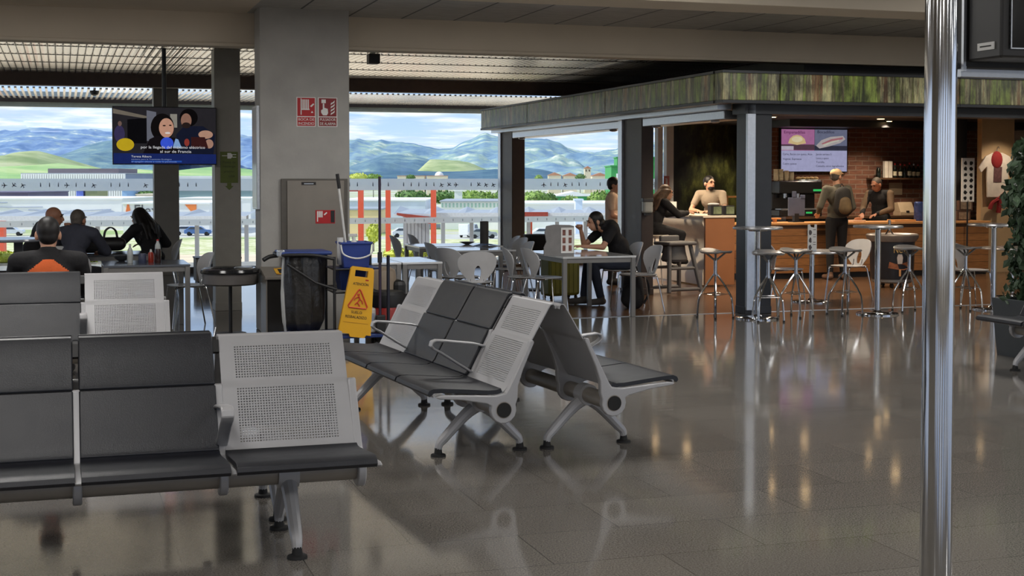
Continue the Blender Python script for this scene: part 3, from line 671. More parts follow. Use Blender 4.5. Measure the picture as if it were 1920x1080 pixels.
a = at(994, 411, 69.8); o = MB().span((-.9, -.12, 0), (.9, .12, .36)).obj('walkway_beam', DKRED, smooth=0, loc=a); tag(o, 'dark red beam under the walkway roof right of the dark window post', 'beam')
# trees, hedges, cars
M_LEAF = [mat('leaf_light', rgb(132, 160, 78)[:3], .8, var=.3, scale=2), mat('leaf_mid', rgb(96, 128, 66)[:3], .8, var=.3, scale=2), mat('leaf_yellow', rgb(204, 210, 96)[:3], .8, var=.25, scale=3)]
def leafcloud(n, rx, ry, rz, s, rnd, shell=.55):
    mb = MB()
    for i in range(n):
        d = Vector((rnd.gauss(0, 1), rnd.gauss(0, 1), rnd.gauss(0, 1))).normalized(); k = shell+(1-shell)*rnd.random()
        k *= 1+.18*mnoise.noise(d*2.3)
        c = Vector((d.x*rx*k, d.y*ry*k, d.z*rz*k)); e = Euler((rnd.random()*6, rnd.random()*6, rnd.random()*6)).to_matrix()
        a = s*(.6+.8*rnd.random())
        mb.add([c+e @ Vector(q) for q in ((-a*.5, 0, 0), (0, -a*.3, 0), (a*.5, 0, .1*a), (0, a*.3, 0))], [(0, 1, 2, 3)])
    return mb
rt = random.Random(11)
def tree(px, py_t, py_b, wpx, Y, label, m, n=500):
    b = at(px, py_b, Y); top = at(px, py_t, Y); h = top.z-b.z; w = wpx*Y/FPX/2
    t = bpy.data.objects.new('tree', None); C.objects.link(t); dz = b.z-gz(Y); t.location = (b.x, Y, gz(Y)-.1); tag(t, label, 'tree', 'trees beyond the car park')
    mb = leafcloud(n, w, w*.8, h*.55, max(w, h)*.22, rt); mb.ball((0, 0, 0), (w*.8, w*.65, h*.45), 14, 10)
    mb.v = [(x, y, z+h*.5+dz) for x, y, z in mb.v]; mb.obj('foliage', m, t, smooth=0)
    MB().cyl((0, 0, 0), (0, 0, h*.4+dz), h*.06, h*.04, 8).obj('trunk', M_BROWN, t)
for px, yt, yb, w, Y, lb, k in [
    (770, 356, 384, 70, 230, 'bushy tree behind the second and third orange post', 1), (832, 358, 380, 60, 235, 'rounded tree right of the third orange post', 1),
    (892, 358, 380, 80, 228, 'broad tree left of the dark window post', 0), (940, 358, 382, 44, 232, 'tree standing against the dark window post', 1),
    (1005, 357, 388, 56, 190, 'light green tree just right of the dark window post', 0), (1070, 366, 390, 36, 185, 'small tree between the green shed and the white box', 0),
    (1125, 358, 390, 50, 188, 'tall light green tree before the green building', 0), (1032, 362, 386, 26, 205, 'small tree left of the green shed', 1),
    (672, 324, 337, 34, 520, 'leafy tree at the left edge of the right window, next to the column', 2), (700, 326, 338, 34, 540, 'rounded green tree second from the column on the skyline', 0),
    (770, 327, 337, 18, 600, 'small dark skyline tree left of the farm dome', 1), (1010, 328, 338, 16, 640, 'small green skyline tree right of the dark window post', 0),
    (1088, 326, 337, 22, 760, 'dark trees beside the church tower', 1), (280, 358, 368, 50, 330, 'low hedge-like trees behind the lettered warehouse', 1), (700, 420, 452, 26, 90, 'yellow-green bush between the first two orange posts', 2)]:
    tree(px, yt, yb, w, Y+84 if 100 < Y < 250 else (Y if Y > 100 else 160), lb, M_LEAF[k])
def hedge(px0, px1, yt, yb, Y, label):
    a, b = at(px0, yb, Y), at(px1, yt, Y); w = (b.x-a.x); h = b.z-a.z
    t = bpy.data.objects.new('hedge', None); C.objects.link(t); t.location = (a.x+w/2, Y, a.z); tag(t, label, 'hedge')
    mb = leafcloud(int(900*w), w/2, .3, h*.55, .09, rt, .6); mb.ball((0, 0, 0), (w*.49, .26, h*.5), 24, 8); mb.v = [(x, y, z+h*.5) for x, y, z in mb.v]
    mb.obj('foliage', M_LEAF[2], t, smooth=0)
    MB().span((-w/2, -.3, -.35), (w/2, .3, .05)).obj('planter', mat('concrete_planter', rgb(206, 200, 186)[:3], .8), t, smooth=0)
hedge(-140, 66, 472, 497, 26.6, 'bright yellow-green hedge outside the left window, behind the high table leg')
hedge(74, 190, 474, 496, 26.4, 'bright green hedge outside behind the two seated men')
hedge(715, 905, 466, 486, 29.4, 'low yellow-green hedge outside behind the two window chairs')
CARP = [mat('white_car_paint', rgb(226, 228, 230)[:3], .25, coat=.6), mat('blue_car_paint', rgb(70, 110, 170)[:3], .25, coat=.6), mat('silver_car_paint', rgb(168, 172, 178)[:3], .3, metal=.5)]
def car(px, yb, Y, rz, label, m, van=False):
    Y = yg(yb); p = at(px, yb, Y); t = bpy.data.objects.new('car', None); C.objects.link(t); t.location = p; t.rotation_euler = (0, 0, rz); tag(t, label, 'car', 'cars in the car park outside')
    pr = [(-2.1, .35), (2.1, .35), (2.15, .7), (1.95, .95), (1.1, 1.02), (.5, 1.48), (-1.2, 1.5), (-1.85, 1.05), (-2.15, .95)]
    if van: pr = [(-2.3, .4), (2.3, .4), (2.3, .95), (1.7, 1.2), (1.2, 2.05), (-2.3, 2.1)]
    MB().prism(pr, -.82, .82, 'y').obj('body', m, t, smooth=30, bevel=.08)
    MB().prism([(.95, 1.03), (.42, 1.4), (-1.1, 1.42), (-1.6, 1.05)] if not van else [(1.6, 1.25), (1.15, 1.95), (.2, 1.95), (.2, 1.25)], -.84, .84, 'y').obj('side_window', DKGLASS, t, smooth=0)
    for x in (-1.35, 1.35):
        for s in (-1, 1): MB().cyl((x, s*.66, .33), (x, s*.86, .33), .33).obj('wheel', M_RUBBER, t)
for px, yb, Y, rz, lb, m, v in [(352, 441, 112, .2, 'white car outside, just right of the window column', 0, 0), (372, 442, 108, .1, 'blue car outside between the window column and the slim column', 1, 0),
    (304-20, 441, 112, .3, 'silver car outside behind the long-haired woman', 2, 0), (880, 445, 104, 1.2, 'white van outside left of the dark window post', 0, 1), (905, 447, 100, .2, 'silver car outside beside the white van', 2, 0),
    (760, 445, 106, .2, 'white car outside between the second and third orange post', 0, 0), (1022, 446, 104, .2, 'white car outside right of the dark window post', 0, 0), (20, 442, 112, .1, 'white car outside at the far left', 0, 0)]:
    car(px, yb, Y, rz, lb, CARP[m], v)
# ================================================================ waiting-hall benches
M_BENCH = mat('light_grey_powder_coat', rgb(176, 176, 179)[:3], .38, metal=.15, var=.04, scale=4)
M_PAD = mat('charcoal_upholstery', rgb(28, 30, 37)[:3], .42, var=.10, scale=12, bump=.10, bscale=220)
def perf_mat(a0, a1, b0, b1):
    m = mat('perforated_powder_coat', rgb(176, 176, 179)[:3], .38, metal=.15, var=.04, scale=4); nt, N, L = nodes_of(m)
    uv = N.new('ShaderNodeUVMap'); sp = N.new('ShaderNodeSeparateXYZ'); L.new(uv.outputs[0], sp.inputs[0])
    def M(op, a, b=None, c=None):
        n = N.new('ShaderNodeMath'); n.operation = op
        for i, q in enumerate((a, b, c)):
            if q is None: continue
            if isinstance(q, (int, float)): n.inputs[i].default_value = q
            else: L.new(q, n.inputs[i])
        return n.outputs[0]
    pitch = .0122
    def hole(o): return M('LESS_THAN', M('ABSOLUTE', M('SUBTRACT', M('FRACT', M('MULTIPLY', o, 1/pitch)), .5)), .255)
    x, y = sp.outputs[0], sp.outputs[1]
    def between(o, p, q): return M('MULTIPLY', M('GREATER_THAN', o, p), M('LESS_THAN', o, q))
    reg = M('MULTIPLY', between(x, -.2196, .2196), M('ADD', between(y, a0, a1), between(y, b0, b1)))
    f = M('MULTIPLY', M('MULTIPLY', hole(x), hole(y)), reg)
    t = N.new('ShaderNodeBsdfTransparent'); mx = N.new('ShaderNodeMixShader')
    out = N['Material Output']; L.new(f, mx.inputs[0]); L.new(N['Principled BSDF'].outputs[0], mx.inputs[1]); L.new(t.outputs[0], mx.inputs[2]); L.new(mx.outputs[0], out.inputs['Surface'])
    return m
BACK = [(.012, .408), (.035, .435), (.055, .475), (.11, .575), (.16, .668), (.168, .682), (.181, .690), (.19, .706), (.245, .80), (.288, .872), (.300, .888), (.318, .892), (.332, .880), (.334, .862)]
SEATP = [(-.405, .398), (-.41, .415), (-.392, .428), (-.36, .43), (-.20, .418), (-.08, .405), (-.02, .402), (.012, .408)]
def off(p, d):
    P = [Vector(q) for q in p]; out = []
    for i in range(len(P)):
        t = (P[min(i+1, len(P)-1)]-P[max(i-1, 0)]).normalized(); n = Vector((t.y, -t.x)); out.append(tuple(P[i]+n*d))
    return out
M_PERF = perf_mat(.05, .302, .354, .516)
M_PERF.name = 'perforated_powder_coat'
ME = {}
M_TAUPE = mat('taupe_powder_coat', rgb(150, 143, 134)[:3], .4, metal=.15, var=.05)
ME['backrest_perf'] = MB().sheet(BACK, -.283, .283, .006, 6).mesh('backrest', M_PERF)
ME['backrest'] = MB().sheet(BACK, -.283, .283, .006, 6).mesh('backrest', M_BENCH)
ME['seat_pan'] = MB().sheet(SEATP, -.283, .283, .008, 4).mesh('seat_pan', M_BENCH)
SP = [(-.425, .402), (-.438, .417), (-.43, .436), (-.405, .446), (-.36, .446), (-.20, .432), (-.08, .42), (-.03, .42), (-.005, .428)]
ME['seat_pad'] = MB().sheet(SP, -.288, .288, .024, 4).mesh('seat_pad', M_PAD)
LB = off(BACK[1:6], -.022); UB = off([(.172, .684)]+BACK[7:12], -.019); UB[-1] = (UB[-1][0], UB[-1][1])
ME['lower_back_pad'] = MB().sheet([(.0, .43)]+LB, -.288, .288, .021, 4).mesh('lower_back_pad', M_PAD)
ME['upper_back_pad'] = MB().sheet(UB, -.288, .288, .017, 4).mesh('upper_back_pad', M_PAD)
br = [(-.40, .404), (-.36, .412), (-.20, .402), (-.05, .392), (.012, .402), (.028, .425), (.150, .660), (.160, .690), (.178, .694), (.186, .68), (.118, .53), (.088, .44), (.085, .37)]
br += [(.078*cos(t), .31+.078*sin(t)) for t in [R(a) for a in (20, -5, -30, -55, -80, -105, -130, -155, -180, -200)]]+[(-.10, .350), (-.24, .378), (-.38, .392)]
ME['support_bracket'] = MB().prism(br, -.019, .019, 'x').mesh('support_bracket', M_BENCH)
ME['end_cap'] = MB().cyl((-.006, 0, .31), (.006, 0, .31), .042, n=24).mesh('end_cap', M_RUBBER)
ar = [(.135, .585), (.05, .606), (-.12, .628), (-.185, .634), (-.205, .628), (-.21, .612), (-.195, .597), (-.16, .58), (-.03, .495), (.045, .448)]
ME['armrest'] = MB().sheet(ar, -.027, .027, .014, 2).mesh('armrest', M_BENCH)
lg = MB()
for s in (-1, 1):
    p = smooth_path([(0, 0, .285), (0, s*.055, .255), (0, s*.115, .205), (0, s*.215, .105), (0, s*.248, .07), (0, s*.255, .035)], 4)
    lg.tube(p, [lerp(.040, .020, i/(len(p)-1)) for i in range(len(p))], 10)
lg.cyl((-.045, 0, .31), (.045, 0, .31), .063, n=24)
ME['leg'] = lg.mesh('leg', M_BENCH)
ME['foot'] = MB().lathe([(.020, .05), (.022, .03), (.024, .016), (.042, .012), (.044, .004), (.044, 0)], 16).mesh('foot', M_RUBBER)
ME['back_link'] = MB().box((0, .275, .845), (.032, .022, .06), (R(-30), 0, 0)).mesh('back_link', M_BLACK)
def part(key, parent, x=0, loc=None, name=None):
    o = bpy.data.objects.new(name or key.split('_perf')[0], ME[key]); C.objects.link(o); o.parent = parent; o.location = loc or (x, 0, 0)
    if key in ('seat_pad', 'lower_back_pad', 'upper_back_pad', 'support_bracket', 'armrest'):
        b = o.modifiers.new('Bevel', 'BEVEL'); b.width = .006; b.segments = 2; b.limit_method = 'ANGLE'; b.angle_limit = R(40)
    return o
def bench(label, loc, rz, seats, arms, legs, end):
    """end: -1 keeps the first seat at the origin's left, +1 the last seat at its right"""
    t = thing('airport_bench', label, 'bench', loc, rz, 'beam benches of the waiting hall'); n = len(seats); L = n*.6; x0 = -L if end > 0 else 0
    MB().cyl((x0-.02, 0, .31), (x0+L+.02, 0, .31), .047, n=24).obj('beam', M_TAUPE, t)
    for i, k in enumerate(seats):
        x = x0+.3+i*.6
        b = part('backrest_perf' if k == 'w' else 'backrest', t, x)
        part('seat_pan', t, x); part('seat_pad', t, x)
        if k == 'd': part('lower_back_pad', b); part('upper_back_pad', b)
    for i in range(n+1): part('support_bracket', t, x0+i*.6)
    for i in range(1, n):
        if seats[i] == 'd' or seats[i-1] == 'd': part('back_link', t, x0+i*.6)
    for i in arms: part('armrest', t, x0+i*.6)
    for x in (x0-.02, x0+L+.02): part('end_cap', t, loc=(x, 0, 0))
    for x in legs:
        l = part('leg', t, x0+x)
        for s in (-1, 1): part('foot', l, loc=(0, s*.255, 0))
    return t
bench('front bench with charcoal padded seats and one white perforated back at its right end', W(1.25, 6.05), 0, 'dddw', [1, 3], [.3, 2.08], 1)
bench('bench back to back behind the front bench, only its feet and back showing', W(-1.15, 6.73), 180, 'wddd', [1, 3], [.3, 2.08], 1)
bench('dark bench in the second row, white perforated back beside the seated man in orange', W(.74, 10.47), 0, 'dddw', [1, 3], [.3, 2.08], 1)
bench('bench holding the man in orange, hidden behind the second row', W(-1.66, 11.15), 180, 'wddd', [1, 3], [.3, 2.08], 1)
ce = W(2.31, 7.65); q = R(4.5); dx = (sin(A-q), -cos(A-q))
bench('central bench facing left, white perforated seats at both ends and grey seats between', (ce.x+cA*0+(.3)*(-sin(-A-q)), ce.y-.3*cos(-A-q), 0), -90+4.5, 'wddw', [1, 3], [.3, 2.04], 1)
ce2 = W(2.985, 7.68)
bench('central bench facing the cafe, back to back with the left-facing one', (ce2.x+.3*sin(A+q), ce2.y-.3*cos(A+q), 0), 90+4.5, 'wddw', [1, 3], [.36, 2.1], -1)
bench('bench at the right edge in front of the planter, only its end in view', W(7.80, 9.95), -90, 'dddd', [2], [.3, 2.08], -1)
# ================================================================ chrome post and monitor
t = thing('chrome_post', 'tall polished steel post in the near right of the hall', 'post', at(1758, 700, 4.3)*1.0, 0); t.location.z = 0
MB().cyl((0, 0, 0), (0, 0, 3.37), .049, n=48).obj('tube', M_CHROME, t, smooth=60)
MB().lathe([(.085, 0), (.085, .006), (.055, .02), (.049, .02)], 32).obj('floor_flange', M_CHROME, t)
pm = at(1877, 108, 4.4)
t = thing('display_monitor', 'black flight display monitor hung beside the chrome post', 'monitor', pm, 0)
MB().span((0, 0, 0), (1.05, .17, .72)).obj('housing', mat('black_brown_housing', rgb(30, 27, 25)[:3], .4, var=.08), t, smooth=0, bevel=.008)
MB().span((-.012, .17, -.02), (.6, .26, .72)).obj('rear_case', M_BLACK, t, smooth=0, bevel=.006)
MB().span((.03, -.006, .03), (1.02, .004, .69)).obj('screen_glass', mat('dark_screen', rgb(20, 18, 18)[:3], .12), t, smooth=0)
f = MB()
for z in (.028, .69): f.span((.03, -.009, z), (1.02, .0, z+.004))
f.span((.03, -.009, .03), (.034, 0, .69)); f.obj('screen_rim', M_SILVER, t, smooth=0)
sl = MB().span((-.004, .03, .03), (.002, .115, .054)).obj('sticker', M_PAPER, t, smooth=0); sl.rotation_euler = (0, 0, 0)
MB().span((-.006, .045, .04), (-.003, .10, .044)).obj('sticker_print', M_INK, sl, smooth=0)
MB().span((-.016, .17, -.03), (-.004, .182, .72)).obj('edge_strip', M_SILVER, t, smooth=0)
MB().box((-.03, .215, -.008), (.10, .03, .012)).box((.3, .22, -.03), (.6, .03, .03)).obj('bracket', M_SILVER, t, smooth=0)
# ================================================================ planter with climbing bush
p = gp(1857, 664); t = thing('potted_shrub', 'tall dark leafy shrub in an anthracite square planter at the right edge', 'plant', W(p[0]+.40, p[1]-.31), 0)
MB().lathe([(.36, 0), (.40, .5), (.40, .52), (.36, .52), (.355, .46), (.01, .46)], 4, (0, 0, 0)).obj('planter', mat('anthracite_planter', rgb(62, 66, 70)[:3], .55), t, smooth=0)
pl = [o for o in kids(t) if o.name.startswith('planter')][0]; pl.scale = (1.0, 1.0, 1); pl.data.transform(Matrix.Rotation(pi/4, 4, 'Z')); pl.data.transform(Matrix.Diagonal((1.414, 1.06, 1, 1))); pl.rotation_euler = (0, 0, 0)
rp_ = random.Random(5)
lf = leafcloud(2800, .44, .36, .60, .085, rp_, .45)
lf.v = [(x+.05*sin(z*4), y, z+1.55) for x, y, z in lf.v]
l2 = leafcloud(1800, .47, .38, .55, .085, rp_, .4); lf.add([(x+.06, y, z+.95) for x, y, z in l2.v], l2.f)
l3 = leafcloud(1300, .42, .34, .34, .07, rp_, .3); lf.add([(x*1.0, y, z+.62) for x, y, z in l3.v], l3.f)
l4 = leafcloud(900, .26, .24, .36, .08, rp_, .3); lf.add([(x+.12, y, z+2.05) for x, y, z in l4.v], l4.f)
lf.obj('foliage', mat('dark_green_leaf', rgb(54, 74, 50)[:3], .5, var=.35, scale=3), t, smooth=0)
MB().tube(smooth_path([(0, 0, .4), (.03, .02, .9), (-.02, 0, 1.4), (.05, 0, 2.0)], 5), .022, 8).tube(smooth_path([(.1, .05, .4), (.12, .06, 1.0), (.05, .05, 1.6)], 5), .016, 8).obj('stem', M_BROWN, t)
MB().lathe([(.34, .45), (.33, .47)], 4).obj('soil', mat('potting_soil', rgb(48, 38, 30)[:3], .95), t, smooth=0).rotation_euler = (0, 0, pi/4)
[o for o in kids(t) if o.name.startswith('soil')][0].data.transform(Matrix.Scale(.95, 4))
# ================================================================ things on the big column (its front is v = 14.5)
def plaque(name, label, cat, u0, u1, z0, z1, v=14.5, rz=0):
    t = thing(name, label, cat, W((u0+u1)/2, v, (z0+z1)/2), rz); w, h = u1-u0, z1-z0
    MB().span((-w/2, -.004, -h/2), (w/2, 0, h/2)).obj('plate', M_PAPER, t, smooth=0); return t, w, h
t, w, h = plaque('safety_sign', 'red fire hose sign on the column, left of the pair, hose reel symbol', 'sign', 2.345, 2.545, 2.145, 2.452)
MB().span((-.092, -.006, -.045), (.092, -.003, .146)).obj('red_field', M_RED, t, smooth=0); MB().span((-.092, -.006, -.146), (.092, -.003, -.055)).obj('red_field', M_RED, t, smooth=0)
s = MB()
for i in range(5): s.span((-.055+i*.018, -.008, .03), (-.043+i*.018, -.005, .13))
s.span((-.058, -.008, -.03), (-.048, -.005, .14)).span((-.058, -.008, .02), (.035, -.005, .032)); s.prism([(.04, .06), (.075, .09), (.085, .08), (.055, .05)], -.008, -.005, 'y').prism([(.05, -.01), (.075, -.01), (.062, .012)], -.008, -.005, 'y'); s.lathe([(.017, 0), (.017, .003)], 14, (0, 0, 0)) if False else None
s.obj('hose_symbol', M_PAPER, t, smooth=0)
text('lettering', 'BOCA DE', .040, M_PAPER, t, (0, -.007, -.080), FRONT, width=.165); text('lettering', 'INCENDIO', .040, M_PAPER, t, (0, -.007, -.123), FRONT, width=.165)
t, w, h = plaque('safety_sign', 'red fire alarm push-button sign on the column, pointing hand symbol', 'sign', 2.570, 2.775, 2.145, 2.452)
MB().span((-.093, -.006, -.045), (.093, -.003, .146)).obj('red_field', mat('dark_sign_red', rgb(130, 18, 24)[:3], .5), t, smooth=0); MB().span((-.093, -.006, -.146), (.093, -.003, -.055)).obj('red_field', MATS['dark_sign_red'], t, smooth=0)
s = MB().prism([(-.07, .02), (-.052, .03), (-.052, .09), (-.036, .09), (-.036, .045), (.0, .035), (.004, -.01), (-.01, -.034), (-.05, -.034), (-.07, -.005)], -.008, -.005, 'y').span((-.066, -.008, .094), (-.02, -.005, .132))
for i in range(4): s.prism([(.03, -.03+i*.035), (.045, -.02+i*.035), (.07, -.005+i*.035), (.075, .02+i*.035), (.055, .0+i*.035), (.035, -.008+i*.035)], -.008, -.005, 'y')
s.obj('hand_and_flames', M_PAPER, t, smooth=0)
text('lettering', 'PULSADOR', .040, M_PAPER, t, (0, -.007, -.080), FRONT, width=.165); text('lettering', 'DE ALARMA', .040, M_PAPER, t, (0, -.007, -.123), FRONT, width=.165)
# steel hose cabinet let into the column
t = thing('hose_cabinet', 'brushed steel fire hose cabinet door set in the column behind the cart', 'cabinet', W(2.175, 14.462, .45), 0)
M_STEEL = mat('satin_stainless', rgb(132, 126, 118)[:3], .42, metal=.35, var=.10, scale=2.5)
MB().span((0, 0, 0), (.70, .03, 1.15)).obj('surround', mat('dull_steel_frame', rgb(96, 92, 86)[:3], .45, metal=.5), t, smooth=0, bevel=.004)
d = MB().span((.06, -.015, .03), (.66, .0, 1.13)).obj('door', M_STEEL, t, smooth=0, bevel=.004)
MB().span((.21, -.02, 1.085), (.36, -.014, 1.115)).obj('handle_recess', M_BLACK, d, smooth=0)
MB().span((.235, -.023, 1.092), (.335, -.019, 1.102)).obj('handle', M_SILVER, d, smooth=0)
d2 = MB().span((.355, -.019, .68), (.56, -.014, .82)).obj('sticker', M_RED, d, smooth=0)
s = MB().span((.37, -.022, .70), (.38, -.018, .81))
for i in range(4): s.span((.385+i*.012, -.022, .745), (.393+i*.012, -.018, .81))
s.prism([(.44, .775), (.47, .80), (.478, .79), (.45, .765)], -.022, -.018, 'y'); s.obj('hose_symbol', M_PAPER, d2, smooth=0)
MB().span((.515, -.022, .69), (.555, -.018, .815)).obj('dark_strip', M_BLACK, d2, smooth=0)
# white framed panel on the column's narrow side (faces -u)
t = thing('poster_frame', 'narrow white framed panel on the left side of the big column', 'frame', W(1.965, 14.705, 1.28), -90)
MB().span((-.185, -.03, 0), (.185, 0, 1.08)).obj('frame', M_SILVER, t, smooth=0, bevel=.004)
MB().span((-.165, -.034, .02), (.165, -.028, 1.06)).obj('white_sheet', mat('glossy_white_sheet', rgb(222, 228, 230)[:3], .25, var=.05, scale=1.5), t, smooth=0)
# waste bin against the column
t = thing('waste_bin', 'square steel waste bin with sloping top and yellow-rimmed opening beside the column', 'bin', W(2.13, 14.22), 0)
MB().span((-.17, -.18, .02), (.17, .2, .60)).obj('body', mat('smoked_bin_front', rgb(52, 50, 48)[:3], .2, metal=.4), t, smooth=0, bevel=.006)
MB().span((-.178, -.185, 0), (-.165, .2, .60)).obj('side_panel', M_STEEL, t, smooth=0)
MB().prism([(-.2, .58), (.2, .66), (.2, .69), (-.2, .61)], -.19, .19, 'x').obj('lid', M_STEEL, t, smooth=0, bevel=.004)
lidz = lambda y: .61+(y+.2)*.2+.004
o = MB(); YEL = mat('bin_yellow', rgb(226, 170, 40)[:3], .5)
for a, b, c, d in ((-.06, .17, -.12, -.085), (-.06, .17, .085, .12), (-.06, -.025, -.12, .12), (.135, .17, -.12, .12)):
    o.add([(a, c, lidz(c)), (b, c, lidz(c)), (b, d, lidz(d)), (a, d, lidz(d))], [(0, 1, 2, 3)])
o.obj('opening_rim', YEL, t, smooth=0)
o = MB(); o.add([(-.025, -.085, lidz(-.085)), (.135, -.085, lidz(-.085)), (.135, .085, lidz(.085)), (-.025, .085, lidz(.085))], [(0, 1, 2, 3)]); o.obj('opening', M_INK, t, smooth=0)
# black tray on a thin pedestal
p = gp(432, 622); t = thing('pedestal_tray', 'shallow dark drum-shaped tray on a thin black pedestal beside the column', 'tray', W(p[0]-.02, p[1]-.2), 0)
MB().cyl((0, 0, .01), (0, 0, .52), .018).lathe([(.16, 0), (.16, .012), (.03, .02)], 24).obj('pedestal', M_BLACK, t)
MB().lathe([(.26, .51), (.285, .525), (.285, .63), (.27, .63)], 40).obj('drum', mat('grey_drum_band', rgb(96, 92, 90)[:3], .4, var=.1), t)
MB().lathe([(.30, .63), (.305, .645), (.295, .67), (.26, .685), (.2, .675), (.19, .655), (.01, .65)], 40).obj('rim', mat('gloss_black_rim', rgb(30, 31, 34)[:3], .15), t)
MB().lathe([(.08, .685), (.1, .69), (.09, .70)], 20, (.14, .02, -.012)).obj('insert', M_SILVER, t)
# ceiling-hung television
tv = thing('television', 'ceiling-hung flat television showing a news interview with subtitles', 'television', W(1.175, 16.9, 1.765), 0)
w, h = 1.20, .685
MB().span((-w/2, 0, 0), (w/2, .06, h)).obj('housing', M_BLACK, tv, smooth=0, bevel=.006)
MB().cyl((0, .09, h*.5), (0, .09, 1.385), .025).box((0, .075, h*.5), (.3, .03, .3)).obj('ceiling_mount', M_DARK, tv)
pic = []
def ell(cx, cz, rx, rz, n=24): return [(cx+rx*cos(2*pi*i/n), cz+rz*sin(2*pi*i/n)) for i in range(n)]
SC = {}
def scol(name, r, g, b):
    if name not in SC: SC[name] = emis('screen_'+name, rgb(r, g, b), .72)
    return SC[name]
layers = [('dark_room', (44, 42, 46), [(-.59, .012), (.59, .012), (.59, .673), (-.59, .673)]),
 ('ceiling', (120, 112, 100), [(-.59, .60), (-.2, .54), (-.2, .57), (-.59, .655)]), ('pillar', (110, 112, 124), [(-.21, .28), (-.10, .28), (-.10, .62), (-.21, .64)]), ('lightwall', (150, 146, 136), [(.06, .44), (.14, .44), (.14, .60), (.06, .6)]),
 ('doorway', (16, 15, 18), [(-.43, .25), (-.21, .25), (-.21, .55), (-.43, .53)]), ('violet_coat', (62, 56, 92), ell(-.52, .36, .06, .10)), ('small_face', (120, 96, 88), ell(-.515, .48, .022, .03)),
 ('yellow_cover', (206, 176, 36), ell(-.455, .235, .10, .075)),
 ('coat_navy', (26, 30, 48), [(.12, .12), (.56, .12), (.58, .36), (.44, .46), (.22, .46), (.13, .36)]), ('man_hair', (16, 14, 15), ell(.275, .56, .105, .105)), ('man_face', (150, 112, 96), ell(.245, .525, .062, .085)), ('man_beard', (44, 34, 32), ell(.245, .468, .05, .035)),
 ('woman_hair', (20, 17, 18), ell(-.03, .44, .135, .165)), ('woman_coat', (24, 20, 24), [(-.26, .12), (.16, .12), (.12, .32), (-.1, .34), (-.18, .3)]), ('woman_face', (206, 156, 132), ell(.015, .435, .085, .115)), ('smile', (236, 226, 222), ell(.03, .375, .032, .012)), ('eye', (40, 30, 30), ell(-.01, .462, .018, .008)), ('eye2', (40, 30, 30), ell(.06, .466, .016, .008)),
 ('mic_blue', (62, 92, 226), ell(.02, .255, .075, .07)), ('mic_pale', (140, 176, 222), [(.085, .2), (.19, .2), (.15, .30), (.12, .31)]), ('mic_red', (150, 60, 52), ell(.25, .265, .03, .045)), ('hand', (190, 148, 126), ell(.47, .36, .085, .05)), ('hand2', (176, 136, 118), ell(.51, .25, .05, .055)), ('sleeve', (60, 30, 30), [(.30, .2), (.5, .2), (.46, .33), (.3, .33)]),
 ('bar_navy', (30, 44, 104), [(-.59, .012), (.59, .012), (.59, .125), (-.59, .135)]), ('bar_blue', (42, 84, 176), [(-.39, .028), (.19, .028), (.19, .048), (-.39, .048)])]
for k, (nm, c, poly) in enumerate(layers):
    mb = MB(); y = -.002-.0004*k; mb.add([(a, y, b) for a, b in poly], [tuple(range(len(poly)))])
    pic.append((mb, scol(nm, *c)))
scr = MB(); ms = []
for k, (mb, m) in enumerate(pic): scr.cur = k; scr.add(mb.v, mb.f); ms.append(m)
so_ = scr.obj('screen', ms, tv, smooth=0)
TW = scol('white_text', 232, 232, 236)
text('subtitle', 'por la llegada del máximo eléctrico', .046, TW, so_, (.09, -.016, .205), FRONT, width=.74); text('subtitle', 'al sur de Francia', .046, TW, so_, (.12, -.016, .155), FRONT, width=.36)
text('caption', 'Teresa Ribera', .034, TW, so_, (-.39, -.016, .095), FRONT, 'LEFT', width=.23); text('caption', 'ministra para la Transición Ecológica', .022, scol('pale_text', 150, 170, 220), so_, (-.39, -.016, .062), FRONT, 'LEFT', width=.46)
text('caption', 'el apagón afecta a toda la península', .022, scol('pale_text', 150, 170, 220), so_, (-.39, -.016, .034), FRONT, 'LEFT', width=.52)
# charging sign on the slim column
t, w, h = plaque('charging_sign', 'olive green charging point sign with plug symbol on the slim column', 'sign', 1.825, 2.035, 1.55, 1.925, 16.994)
OL = mat('olive_sign_green', rgb(92, 104, 40)[:3], .5); DG = mat('dark_sign_green', rgb(52, 62, 26)[:3], .5)
kids(t)[0].data.materials[0] = OL
s = MB().span((-.085, -.007, .135), (-.02, -.003, .142)).prism([(-.02, .105), (.02, .105), (.04, .125), (.04, .152), (.02, .172), (-.02, .172)], -.007, -.003, 'y').span((.04, -.007, .118), (.085, -.003, .126)).span((.04, -.007, .15), (.085, -.003, .158)); s.obj('plug_symbol', M_PAPER, t, smooth=0)
text('lettering', 'Punto de', .038, DG, t, (0, -.006, .06), FRONT, width=.15); text('lettering', 'recarga', .038, DG, t, (0, -.006, .01), FRONT, width=.15); text('lettering', 'gratuito', .03, DG, t, (0, -.006, -.05), FRONT, width=.12); text('lettering', 'USB', .032, DG, t, (.03, -.006, -.11), FRONT, width=.07)
MB().prism([(-.025, -.19), (.025, -.19), (.025, -.225), (.05, -.225), (0, -.275), (-.05, -.225), (-.025, -.225)], -.004, 0, 'y').obj('arrow', OL, t, smooth=0)
